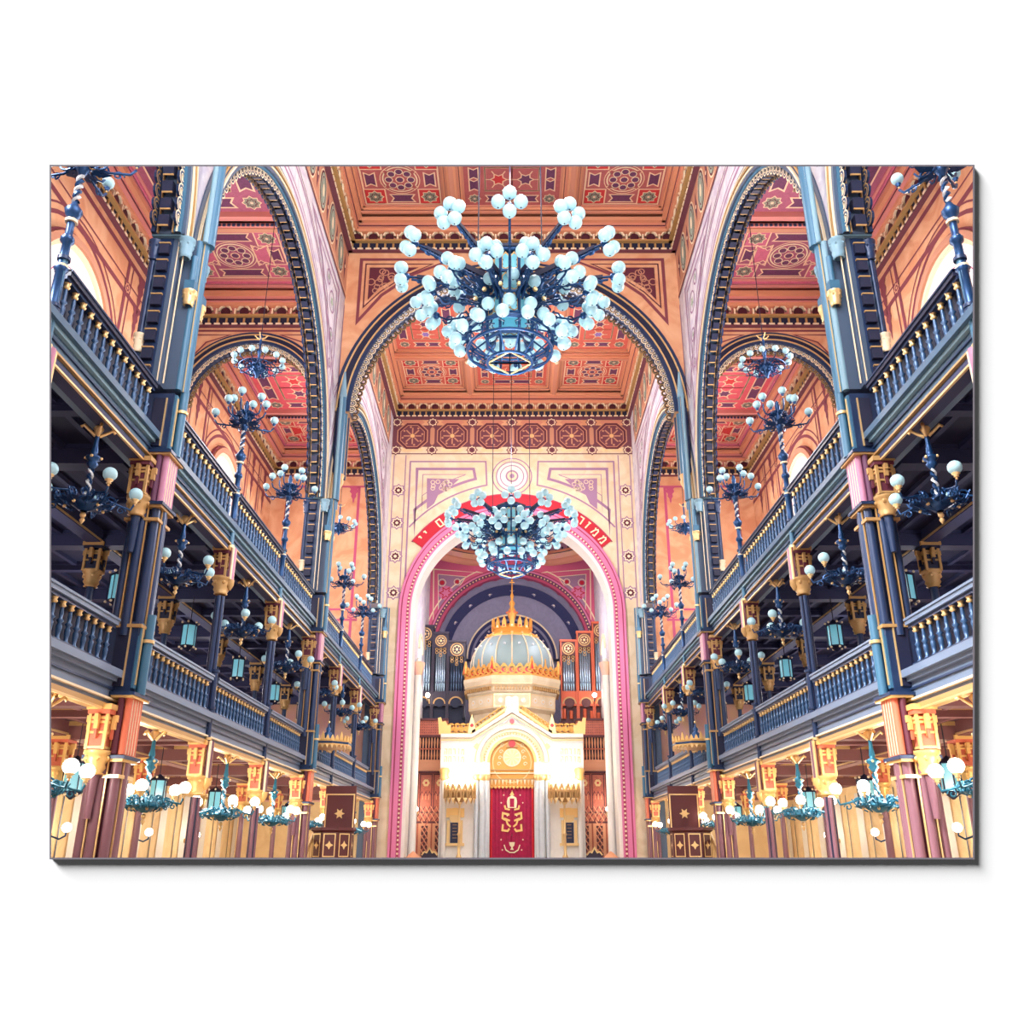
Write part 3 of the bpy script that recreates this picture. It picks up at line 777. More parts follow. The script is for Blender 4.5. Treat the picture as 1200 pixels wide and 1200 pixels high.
def make_pier():
    # origin on the arcade axis (nave side is +X); the same from the front and the back
    t = thing('clustered_pier', 'pier', 'pier', (0,0,0)); S = .64
    m = MB(); m.cbox(0,0,.25,.8,.8,.5,'maroon'); m.cbox(0,0,.55,.7,.7,.1,'gold_dull'); part('base', m, t)
    def shafts(z0, z1, c, c2, st):
        m = MB(); m.cbox(-.0,0,(z0+z1)/2,.56*S,.5*S,z1-z0,c2)
        for (x,y,r) in ((.28,.24,.12),(.28,-.24,.12),(-.28,.24,.12),(-.28,-.24,.12),(.34,0,.13),(-.34,0,.13),(.0,.32,.13),(0,-.32,.13)):
            m.cyl((x*S,y*S,z0),(x*S,y*S,z1), r*S, r*S*.94, 12, c)
        for (x,y) in ((.14,-.38),(-.14,-.38),(.14,.38),(-.14,.38),(.39,.12),(.39,-.12)):
            m.cbox(x*S,y*S,(z0+z1)/2,.022,.022,z1-z0,st)
        for z in (z0+.15, z1-.25): m.cbox(0,0,z,.86*S,.84*S,.05,st)
        return m
    part('shaft', shafts(.6, LB-.76, 'shaft_warm_lit','maroon','gold'), t)
    part('shaft', shafts(LR-.2, UB-.76, 'navy','navy_dark','gold_dull'), t)
    for (zt, g, dk, sh, fl) in ((LB,'gold_bright','orange_warm','orange_warm','maroon'),(UB,'gold_dull','maroon','lilac','plum')):
        for (x,y) in ((-.06,-.33),(-.06,.33)):
            m = MB(); bracket(m, x, y, zt, .27, .62, g, dk); smallcap(m, x, y, zt-.66, .1, .34, g, dk); m.cyl((x,y,zt-1.6),(x,y,zt-.95),.05,.08,8,'navy' if zt==UB else 'shaft_warm_lit')
            part('capital', m, t)
        m = MB(); m.cbox(0,0,zt-.35,.34,.36,.7,fl)
        for y in (-.19,-.095,0,.095,.19): m.cyl((.23,y,zt-.7),(.23,y,zt+.12),.055,.055,10,sh)
        for y in (-.14,-.045,.045,.14): m.cbox(.27,y,zt-.29,.018,.018,.8,'cream')
        for y in (-.25,.25): m.cyl((.14,y,zt-.7),(.14,y,zt+.12),.05,.05,10,fl)
        m.cbox(.16,0,zt+.14,.34,.62,.04,g); m.cbox(.16,0,zt+.18,.38,.66,.05,'navy')
        m.cbox(.02,0,zt-.74,.62,.62,.05,'navy'); m.cbox(.02,0,zt-.785,.56,.56,.04,g)
        part('fluting', m, t, None)
        m = MB()   # part of the pier beside the gallery front
        m.cbox(0,0,(zt+.2+zt+1.3)/2,.44,.46,1.1,'navy')
        for y in (-.15,.15): m.cbox(.22,y,zt+.78,.08,.1,1.0,'blue_paint'); m.cbox(.265,y,zt+.78,.02,.03,.9,'gold')
        m.cyl((.3,0,zt+.2),(.3,0,zt+1.45),.075,.075,12,'blue_paint'); m.cyl((.3,0,zt+1.0),(.3,0,zt+1.05),.1,.1,12,'gold')
        for sy in (-1,1): m.cbox(.0,sy*.24,zt+.75,.2,.03,.9,'navy_dark'); m.cbox(.11,sy*.245,zt+.75,.02,.03,.9,'gold')
        part('pedestal', m, t)
    m = MB()
    z0, z1 = UR+.05, ZS+.1
    m.cbox(-.02,0,(z0+z1)/2,.5,.4,z1-z0,'arch_slate'); m.box(-.5,0,-.4,.4,z0,z1,'arch_slate'); m.box(-.52,-.42,-.42,.42,z0,z1,'navy'); m.box(-.52,.02,-.5,.5,z1-.12,z1+.02,'blue_pale')
    for (x,y,r,c) in ((.27,.0,.1,'blue_paint'),(.23,.15,.06,'blue_pale'),(.23,-.15,.06,'blue_paint'),(-.26,.14,.07,'navy'),(-.26,-.14,.07,'navy')):
        m.cyl((x,y,z0),(x,y,z1), r, r*.94, 10, c)
    for y in (-.085,.085): m.cbox(.3,y,(z0+z1)/2,.02,.02,z1-z0,'gold')
    for x in (.06,.17): 
        for sy in (-1,1): m.cbox(x-.1,sy*.405,(z0+z1)/2,.018,.018,z1-z0,'cream')
    part('upper_shaft', m, t)
    n = int((z1-z0)/.36)
    for sy in (-1,1):    # tooth chain on the faces toward the neighbouring piers
        m = MB(); m.cbox(-.26,sy*.4,(z0+z1)/2,.24,.03,z1-z0,'navy')
        for k in range(n):
            z = z0+.36*(k+.5); m.cbox(-.26,sy*.45,z,.18,.1,.2,'navy_dark'); m.cbox(-.26,sy*.48,z+.12,.2,.05,.025,'gold_dull')
        part('tooth_chain', m, t)
    for sy in (-1,1):    # corbel shafts carrying the arch feet
        m = MB(); m.cyl((.22,sy*.24,10.9),(.22,sy*.24,ZS-.3),.055,.055,8,'blue_paint'); smallcap(m, .1, sy*.4, ZS-.05, .08, .4, 'blue_pale', 'navy')
        smallcap(m, .22, sy*.24, 11.0, .07, .3, 'gold', 'cream'); m.cbox(.22,sy*.24,11.1,.18,.18,.2,'blue_paint')
        part('corbel', m, t)
        m = MB(); smallcap(m, -.46, sy*.4, ZS-.1, .07, .4, 'navy', 'navy'); smallcap(m, -.46, sy*.4, 10.0, .06, .35, 'cream', 'cream'); m.cyl((-.46,sy*.4,9.9),(-.46,sy*.4,ZS-.4),.045,.045,8,'navy')
        part('corbel', m, t)
    m = MB()    # above the springing, between two arches
    for (x,y,r,c) in ((.33,0,.12,'blue_paint'),(.31,.13,.05,'blue_pale'),(.31,-.13,.05,'blue_pale')): m.cyl((x,y,z1),(x,y,ZS+3.8), r, r*.94, 10, c)
    for y in (-.09,.09): m.cbox(.37,y,(z1+ZS+3.8)/2,.02,.02,ZS+3.8-z1,'gold')
    m.lathe([(.13,ZS+3.8),(.08,ZS+4.3),(.03,ZS+4.8)], .33, 0, 12, 'blue_pale')
    part('vault_shaft', m, t)
    return t
def make_slender():
    t = thing('slender_column', 'column', 'column', (0,0,0))
    m = MB(); m.cbox(0,0,.2,.5,.5,.4,'maroon'); m.lathe([(.24,.4),(.26,.48),(.18,.56),(.2,.62),(.15,.7)],0,0,12,'gold_dull'); part('base', m, t)
    for (z0,z1,c,g) in ((.7,LB-1.05,'shaft_warm_lit','gold'),(LR-.9,UB-1.05,'navy','gold_dull')):
        m = MB(); m.cbox(0,0,(z0+z1)/2,.14,.14,z1-z0,'navy_dark')
        for (x,y) in ((.055,0),(-.055,0),(0,.06),(0,-.06)): m.cyl((x,y,z0),(x,y,z1),.05,.048,8,c)
        for (x,y) in ((.06,.06),(.06,-.06),(-.06,-.06),(-.06,.06)): m.cbox(x,y,(z0+z1)/2,.018,.018,z1-z0,g)
        part('shaft', m, t)
    for (zt, g, dk, sh) in ((LB,'gold_bright','orange_warm','shaft_warm_lit'),(UB,'gold_dull','maroon','lilac')):
        m = MB(); bracket(m, -.04, 0, zt, .27, .64, g, dk); smallcap(m, -.0, 0, zt-.66, .11, .36, g, dk)
        m.cyl((.17,0,zt-.72),(.17,0,zt),.07,.07,8,sh); m.cyl((.19,.08,zt-.7),(.19,.08,zt),.03,.03,6,'gold'); m.cyl((.19,-.08,zt-.7),(.19,-.08,zt),.03,.03,6,'cream'); m.lathe([(.03,zt-.92),(.09,zt-.8),(.09,zt-.7)],.17,0,8,g)
        part('capital', m, t)
        m = MB()  # slim post in front of the gallery edge
        m.cyl((.09,0,zt-.02),(.09,0,zt+1.4),.06,.055,10,'navy' if zt == LB else 'blue_paint')
        for z in (.02,.55,.62,1.36): m.cyl((.09,0,zt+z),(.09,0,zt+z+.05),.085,.085,10,'gold' if z < .5 else 'navy')
        part('post', m, t)
    return t
pier = make_pier(); slim = make_slender()
XC = 6.1
first = {'p':True,'s':True}
for s in (-1,1):
    rz = 0 if s < 0 else pi
    for i in (0,1,2,3,4,5,6,7):
        x = s*(6.0 if i in (1,4,7) else XC)
        if i in (1,4,7):
            y = PY[i] if i != 7 else EW-.4
            lab = {1:f'clustered navy and gold pier of the {SIDE[s]} arcade, nearest the viewer',
                   4:f'clustered navy and gold pier of the {SIDE[s]} arcade under the nave arch',
                   7:f'clustered navy and gold pier of the {SIDE[s]} arcade against the far wall'}[i]
            if first['p']: pier.location = (x,y,0); pier.rotation_euler = (0,0,rz); pier['label'] = lab; pier['group'] = 'clustered piers of the nave'; first['p'] = False
            else:
                dd = dup(pier, (x,y,0), rz, lab, 'clustered piers of the nave')
                if i == 7:
                    for kid in [k for k in KIDS[dd.name] if k.name.startswith('vault_shaft')]:
                        KIDS[dd.name].remove(kid); bpy.data.objects.remove(kid)
        else:
            lab = f'slender blue column of the {SIDE[s]} arcade, ' + {0:'cut by the picture edge',2:'first past the near big pier',3:'second past the near big pier',5:'first past the far big pier',6:'second past the far big pier'}[i]
            if first['s']: slim.location = (x,PY[i],0); slim.rotation_euler = (0,0,rz); slim['label'] = lab; slim['group'] = 'slender columns of the nave'; first['s'] = False
            else: dup(slim, (x,PY[i],0), rz, lab, 'slender columns of the nave')
# inner rows of posts carrying the galleries
def make_post():
    t = thing('gallery_post', 'post', 'column', (0,0,0))
    for (z0,zt,c,g,dk) in ((0,LB+.1,'shaft_warm_lit','gold_bright','orange_warm'),(LB+.6,UB+.1,'navy','gold_dull','navy_dark')):
        m = MB(); m.cyl((0,0,z0),(0,0,zt-.95),.09,.08,10,c); part('shaft', m, t)
        m = MB(); bracket(m, 0, 0, zt, .32, .6, g, dk); smallcap(m, 0, 0, zt-.6, .11, .36, g, dk); part('capital', m, t)
    return t
post = make_post(); fp = True
for s in (-1,1):
    for i in range(8):
        if i == 7: continue
        lab = f'thin post inside the {SIDE[s]} galleries, level with the ' + NAMES[i].replace('slender ','')
        if fp: post.location = (s*XI, PY[i], 0); post['label'] = lab; post['group'] = 'inner gallery posts'; fp = False
        else: dup(post, (s*XI, PY[i], 0), 0, lab, 'inner gallery posts')
# ---------------------------------------------------------------- galleries
for s in (-1,1):
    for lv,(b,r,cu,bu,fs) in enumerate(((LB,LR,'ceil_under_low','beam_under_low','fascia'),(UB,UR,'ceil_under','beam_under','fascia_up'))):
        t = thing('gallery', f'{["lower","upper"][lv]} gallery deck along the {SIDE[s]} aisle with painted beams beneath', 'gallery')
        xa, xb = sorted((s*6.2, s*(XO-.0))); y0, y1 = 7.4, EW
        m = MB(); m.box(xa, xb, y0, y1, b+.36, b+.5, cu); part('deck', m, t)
        # front fascia: layered mouldings
        m = MB()
        def fx(a, c, z0, z1, mm):
            x0, x1 = sorted((s*(a-.08), s*(c-.08))); m.box(x0, x1, y0, y1, z0, z1, mm)
        fx(6.12, 6.5, b, b+.5, fs); fx(6.06, 6.2, b+.08, b+.11, 'gold_dull' if lv else 'cream'); fx(6.08, 6.34, b-.05, b+.02, 'beam_under' if lv else 'gold_dull')
        fx(6.08, 6.12, b-.08, b-.05, 'gold'); fx(6.05, 6.2, b+.36, b+.42, 'blue_pale' if lv else 'fascia'); fx(5.98, 6.24, b+.42, b+.53, fs); fx(6.09,6.2,b+.24,b+.27,'navy')
        part('fascia', m, t)
        # beams across and along
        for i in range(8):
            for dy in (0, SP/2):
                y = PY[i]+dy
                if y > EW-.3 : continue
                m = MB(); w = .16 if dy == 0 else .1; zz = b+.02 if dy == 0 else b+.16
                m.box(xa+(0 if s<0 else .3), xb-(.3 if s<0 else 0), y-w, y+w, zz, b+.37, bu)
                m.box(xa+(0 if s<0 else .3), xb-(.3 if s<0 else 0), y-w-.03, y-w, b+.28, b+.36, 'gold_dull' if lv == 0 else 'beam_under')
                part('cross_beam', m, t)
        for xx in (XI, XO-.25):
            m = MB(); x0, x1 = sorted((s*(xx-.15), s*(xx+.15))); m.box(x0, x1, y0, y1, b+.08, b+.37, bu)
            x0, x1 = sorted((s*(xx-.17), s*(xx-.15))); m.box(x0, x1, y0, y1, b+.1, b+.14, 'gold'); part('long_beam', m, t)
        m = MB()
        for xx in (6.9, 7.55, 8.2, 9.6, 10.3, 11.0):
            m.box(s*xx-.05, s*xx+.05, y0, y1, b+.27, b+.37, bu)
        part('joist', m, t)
# balustrades
bal = MB()
bal.lathe([(.045,0),(.048,.03),(.026,.06),(.036,.16),(.042,.24),(.024,.29),(.052,.33),(.024,.37),(.03,.45),(.022,.55)],0,0,8,'blue_steel')
bal.lathe([(.028,.55),(.05,.58),(.03,.61),(.055,.66)],0,0,8,'gold')
def railing(s, lv, i, label):
    r = (LR,UR)[lv]; b = (LB,UB)[lv]+.53
    y0 = max(PY[i], 7.6)+(.5 if i in (1,4) else .16); y1 = PY[i+1]-(.5 if i+1 in (1,4) else (.9 if i+1 == 7 else .16))
    t = thing('balustrade', label, 'balustrade', (s*6.08, (y0+y1)/2, b), 0, f'{["lower","upper"][lv]} gallery balustrades'); L = (y1-y0)/2; h = r-b
    m = MB(); m.box(-.11,.11,-L,L,h-.11,h,'rail_dark' if lv else 'fascia'); m.box(-.13,.13,-L,L,h-.045,h-.015,'navy' if lv else 'fascia'); m.box(-.07,.07,-L,L,h-.16,h-.11,'navy'); part('handrail', m, t)
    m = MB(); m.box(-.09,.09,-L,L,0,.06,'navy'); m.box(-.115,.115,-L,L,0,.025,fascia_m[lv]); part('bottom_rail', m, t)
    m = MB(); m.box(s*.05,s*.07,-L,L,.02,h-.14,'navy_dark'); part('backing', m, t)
    n = int(2*L/.225); sc = (h-.2)/.66
    for k in range(n):
        y = -L+2*L*(k+.5)/n
        global bal0
        if bal0 is None:
            bal0 = bal.build('baluster', t, (-s*.02,y,.05)); bal0.scale = (1,1,sc); KIDS.setdefault(t.name,[]).append(bal0)
        else:
            o = inst(bal0, t, (-s*.02,y,.05)); o.scale = (1,1,sc)
bal0 = None; fascia_m = ('fascia','fascia_up')
for s in (-1,1):
    for lv in (0,1):
        for i in range(7):
            railing(s, lv, i, f'{["lower","upper"][lv]} {SIDE[s]} gallery balustrade section {ORD[i]}')
# ---------------------------------------------------------------- lamps
def spiral(m, c, z0, z1, r, rt, n, turns, mt, k=24, ph=0):
    m.tube([(c[0]+r*cos(ph+2*pi*turns*i/k), c[1]+r*sin(ph+2*pi*turns*i/k), z0+(z1-z0)*i/k) for i in range(k+1)], rt, n, mt)
def scroll(m, x, y, z, ang, size, rt, mt, turns=1.2, flip=1, k=10):
    # spiral in the vertical plane containing direction ang
    ca, sa = cos(ang), sin(ang); pts = []
    for i in range(k+1):
        t = 2*pi*turns*i/k; r = size*(1-.8*i/k)
        d = r*cos(t)-size; h = flip*r*sin(t)
        pts.append((x+ca*d, y+sa*d, z+h))
    m.tube(pts, rt, 4, mt)
def globe_mesh(r, mt):
    m = MB(); m.sphere((0,0,0), r, mt, 16, 10); m.cyl((0,0,-r*1.02),(0,0,-r*.8),r*.12,r*.2,6,'navy_dark'); return m
def cup(m, x, y, z, r, mt, g):
    m.lathe([(.01,z-r*.9),(r*.5,z-r*.75),(r*.3,z-r*.55),(r*.75,z-r*.2),(r*.7,z)], x, y, 8, mt); m.sphere((x,y,z-r*1.1), r*.25, g, 6, 4)
def make_gallery_lamp(iron, globe, gm='gold'):
    t = thing('gallery_lamp', 'lamp', 'chandelier')
    m = MB()
    for k in range(4):
        a = pi/2*k+.4; m.tube([(.03*cos(a),.03*sin(a),-.16),(.13*cos(a),.13*sin(a),-.08),(.2*cos(a),.2*sin(a),-.02),(.24*cos(a),.24*sin(a),-.06)], .025, 5, gm)
    m.lathe([(.05,0),(.08,-.04),(.03,-.14)],0,0,8,gm); part('ceiling_mount', m, t)
    m = MB(); m.lathe([(.03,-.14),(.035,-.3),(.055,-.42),(.04,-.46),(.11,-.5),(.11,-.53),(.06,-.58),(.09,-.62),(.03,-.7)],0,0,10,iron)
    for k in range(4):
        a = pi/2*k; m.sphere((.11*cos(a),.11*sin(a),-.52),.025,gm,6,4)
    for ph in (0,pi): spiral(m,(0,0),-.7,-1.12,.03,.022,4,2.2,'marble_grey' if ph else iron,20,ph)
    part('stem', m, t)
    m = MB(); m.lathe([(.03,-1.1),(.12,-1.16),(.2,-1.2),(.24,-1.24),(.12,-1.32),(.05,-1.36)],0,0,12,iron)
    for k in range(10):
        a = 2*pi*k/10; scroll(m,.42*cos(a),.42*sin(a),-1.2,a,.1,.014,iron); scroll(m,.3*cos(a+.3),.3*sin(a+.3),-1.12,a+.3,.08,.012,iron,1.2,-1)
        m.sphere((.27*cos(a),.27*sin(a),-1.3),.028,gm if k%2 else iron,6,4); m.tube([(.2*cos(a),.2*sin(a),-1.34),(.36*cos(a),.36*sin(a),-1.26),(.44*cos(a),.44*sin(a),-1.14)],.012,4,iron)
        m.poly(frame((.3*cos(a),.3*sin(a),-1.26),(cos(a),sin(a),0),(-sin(a),cos(a),.2),(0,0,1)),[(-.1,-.05),(.02,-.09),(.12,0),(.02,.09),(-.1,.05)],0,iron)
    m.sphere((0,0,-1.42),.045,gm,8,6); m.lathe([(.02,-1.46),(.04,-1.5),(.005,-1.56)],0,0,8,gm)
    part('basket', m, t)
    g0 = None
    for k in range(5):
        a = 2*pi*k/5+.35; m = MB()
        m.tube([(.15*cos(a),.15*sin(a),-1.22),(.3*cos(a),.3*sin(a),-1.14),(.5*cos(a),.5*sin(a),-1.2),(.62*cos(a),.62*sin(a),-1.22),(.66*cos(a),.66*sin(a),-1.12)],.018,5,iron)
        scroll(m,.56*cos(a),.56*sin(a),-1.26,a,.07,.012,iron); cup(m,.66*cos(a),.66*sin(a),-1.04,.08,gm,gm)
        arm = part('arm', m, t)
        if g0 is None:
            g0 = globe_mesh(.1, globe).build('globe', arm, (.66*cos(a),.66*sin(a),-.96)); KIDS.setdefault(arm.name,[]).append(g0)
        else: inst(g0, arm, (.66*cos(a),.66*sin(a),-.96))
    return t
lampU = make_gallery_lamp('iron','globe_cool'); lampL = make_gallery_lamp('iron_lit_teal','globe_warm','gold')
fl = {0:True,1:True}
def point(name, loc, power, color=(1,.9,.8), r=.15):
    l = bpy.data.lights.new(name, 'POINT'); l.energy = power; l.color = color; l.shadow_soft_size = r
    o = bpy.data.objects.new(name, l); COL.objects.link(o); o.location = loc; return o
MIDS = [PY[i]+SP/2 for i in range(7)]
for s in (-1,1):
    for lv in (0,1):
        for i in range(7):
            y = MIDS[i]
            if i == 6: y -= .3
            rz = (i*.37+s*.8+lv) % 1.25
            lab = f'{["glowing teal","unlit blue"][lv]} chandelier under the {["lower","upper"][lv]} {SIDE[s]} gallery front, {ORD[i]}'
            loc = (s*6.22, y, (LB,UB)[lv]-.06); src = (lampL,lampU)[lv]; g = f'{["lit","unlit"][lv]} chandeliers under the {["lower","upper"][lv]} galleries'
            if fl[lv]: src.location = loc; src.rotation_euler = (0,0,rz); src['label'] = lab; src['group'] = g; fl[lv] = False
            else: dup(src, loc, rz, lab, g)
            if lv == 0: point('lamp_light', (s*6.6, y, LB-.85), 85, (1,.93,.84), .25)
# candelabra on slender columns
def make_candelabrum():
    t = thing('candelabrum', 'c', 'candelabrum')
    m = MB(); m.lathe([(.07,0),(.1,.04),(.07,.1),(.065,.7),(.1,.74),(.06,.8),(.055,1.15),(.09,1.18),(.09,1.24),(.05,1.3),(.05,1.55),(.1,1.62),(.12,1.7),(.06,1.78),(.035,1.84)],0,0,10,'iron')
    for z in (.76,1.21,1.5): m.cyl((0,0,z),(0,0,z+.04),.085,.085,8,'cream')
    for ph in (0,pi): spiral(m,(0,0),1.84,2.3,.035,.025,4,2.5,'marble_grey' if ph else 'iron',22,ph)
    part('pole', m, t)
    m = MB(); m.lathe([(.03,2.28),(.07,2.36),(.1,2.42),(.05,2.5),(.05,2.62),(.09,2.7),(.05,2.8),(.06,2.95)],0,0,10,'iron')
    for k in range(12):
        a = 2*pi*k/12; scroll(m,.34*cos(a),.34*sin(a),2.5,a,.11,.018,'iron',1.2,1 if k%2 else -1); scroll(m,.2*cos(a),.2*sin(a),2.75,a,.08,.016,'iron',1.2,-1)
        if k%2: m.poly(frame((.22*cos(a),.22*sin(a),2.44),(cos(a),sin(a),.2),(-sin(a),cos(a),0),(0,0,1)),[(-.1,-.05),(.05,-.09),(.16,0),(.05,.09),(-.1,.05)],0,'iron')
    part('crown', m, t)
    g0 = None; 
    for (n, r, zg, zs, ph) in ((5,.68,2.78,2.5,.3),(4,.33,3.16,2.75,.8)):
        for k in range(n):
            a = 2*pi*k/n+ph; m = MB(); c, d = cos(a), sin(a)
            m.tube([(.08*c,.08*d,zs),(r*.5*c,r*.5*d,zs-.06),(r*.9*c,r*.9*d,zs-.02),(r*c,r*d,zs+.08),(r*c,r*d,zg-.2)],.02,5,'iron')
            scroll(m,r*.8*c,r*.8*d,zs-.08,a,.08,.014,'iron'); cup(m,r*c,r*d,zg-.09,.06,'iron','gold'); arm = part('arm', m, t)
            if g0 is None: g0 = globe_mesh(.09,'globe_cool').build('globe', arm, (r*c,r*d,zg)); KIDS.setdefault(arm.name,[]).append(g0)
            else: inst(g0, arm, (r*c,r*d,zg))
    m = MB(); m.lathe([(.03,2.95),(.05,3.0),(.02,3.06)],0,0,8,'iron'); part('finial', m, t)
    return t
cd = make_candelabrum(); fc = True
for s in (-1,1):
    for i in (0,2,3,5,6):
        lab = f'tall blue candelabrum on the {SIDE[s]} upper gallery rail, ' + {0:'cut by the top picture corner',2:'first past the near big pier',3:'second past the near big pier',5:'first past the far big pier',6:'second past the far big pier'}[i]
        loc = (s*6.02, PY[i], UB+.48)
        if fc: cd.location = loc; cd.rotation_euler = (0,0,.2*i); cd['label'] = lab; cd['group'] = 'candelabra on the upper galleries'; fc = False
        else: dup(cd, loc, s*(.2*i+.5), lab, 'candelabra on the upper galleries')
# ring chandeliers in the aisles
def make_ring():
    t = thing('ring_chandelier', 'r', 'chandelier'); iron = 'iron'
    m = MB(); m.cyl((0,0,1.0),(0,0,7.2),.012,.012,4,'wire_dark'); part('wire', m, t)
    m = MB(); m.lathe([(.02,1.0),(.06,.95),(.03,.85),(.03,.5),(.07,.45),(.04,.38),(.04,.1)],0,0,8,iron)
    for k in range(4):
        a = pi*k/2; m.tube([(.02*cos(a),.02*sin(a),.86),(.12*cos(a),.12*sin(a),.9),(.18*cos(a),.18*sin(a),.98)],.02,4,'gold')
    part('stem', m, t)
    m = MB(); m.lathe([(.05,.15),(.14,.05),(.2,-.05),(.16,-.2),(.06,-.32),(.02,-.42)],0,0,12,iron)
    for k in range(12):
        a = 2*pi*k/12; scroll(m,.38*cos(a),.38*sin(a),-.05,a,.12,.018,iron); scroll(m,.3*cos(a),.3*sin(a),-.22,a,.09,.016,iron,1.2,-1)
    part('basket', m, t)
    m = MB(); m.tube([(.52*cos(2*pi*i/24),.52*sin(2*pi*i/24),-.08) for i in range(25)],.018,5,iron)
    for k in range(12):
        a = 2*pi*k/12; m.tube([(.15*cos(a),.15*sin(a),-.05),(.5*cos(a),.5*sin(a),-.08),(.68*cos(a),.68*sin(a),-.04),(.68*cos(a),.68*sin(a),.04)],.016,4,iron)
    part('ring', m, t); g0 = None
    for k in range(12):
        a = 2*pi*k/12
        if g0 is None: g0 = globe_mesh(.088,'globe_cool').build('globe', t, (.68*cos(a),.68*sin(a),.15)); KIDS.setdefault(t.name,[]).append(g0)
        else: inst(g0, t, (.68*cos(a),.68*sin(a),.15))
    return t
rg = make_ring(); fr = True
for s in (-1,1):
    for k, yy in enumerate((22.0, 34.7)):
        lab = f'ring chandelier of white globes hanging over the {SIDE[s]} upper gallery, ' + ('nearer one' if k == 0 else 'farther one')
        loc = (s*7.2, yy, 14.5+(.0 if k == 0 else -.2))
        if fr: rg.location = loc; rg['label'] = lab; rg['group'] = 'ring chandeliers of the aisles'; fr = False
        else: dup(rg, loc, .13*(k+1), lab, 'ring chandeliers of the aisles')
# lanterns under the galleries
def make_lantern():
    t = thing('lantern', 'l', 'lantern'); m = MB()
    m.cyl((0,0,.3),(0,0,1.0),.012,.012,4,'wire_dark'); m.lathe([(.02,.4),(.1,.34),(.2,.28),(.21,.25)],0,0,6,'navy_dark')
    m.lathe([(.17,-.25),(.19,-.28),(.1,-.33),(.02,-.4)],0,0,6,'navy_dark')
    for k in range(6):
        a = pi*k/3; m.cyl((.19*cos(a),.19*sin(a),-.27),(.19*cos(a),.19*sin(a),.27),.014,.014,4,'navy_dark'); m.sphere((.2*cos(a),.2*sin(a),-.31),.03,'cream',6,4); m.sphere((.2*cos(a),.2*sin(a),.32),.03,'cream',6,4)
    part('frame', m, t); m = MB(); m.lathe([(.165,-.25),(.165,.25)],0,0,6,'glass_blue',0,False); m.lathe([(.01,-.25),(.165,-.25)],0,0,6,'glass_blue',0,False); part('glass', m, t)
    return t
ln = make_lantern(); fn = True
for s in (-1,1):
    for lv in (0,1):
        for i in range(1,7):
            lab = f'blue glass lantern under the {["lower","upper"][lv]} {SIDE[s]} gallery by the ' + NAMES[i].replace('slender ','')
            loc = (s*(8.05 if lv else 8.3), PY[i]-.45, (LB-.72 if lv == 0 else UB-1.0)); 
            if fn: ln.location = loc; ln['label'] = lab; ln['group'] = 'glass lanterns under the galleries'; fn = False
            else: dup(ln, loc, .2*i, lab, 'glass lanterns under the galleries')
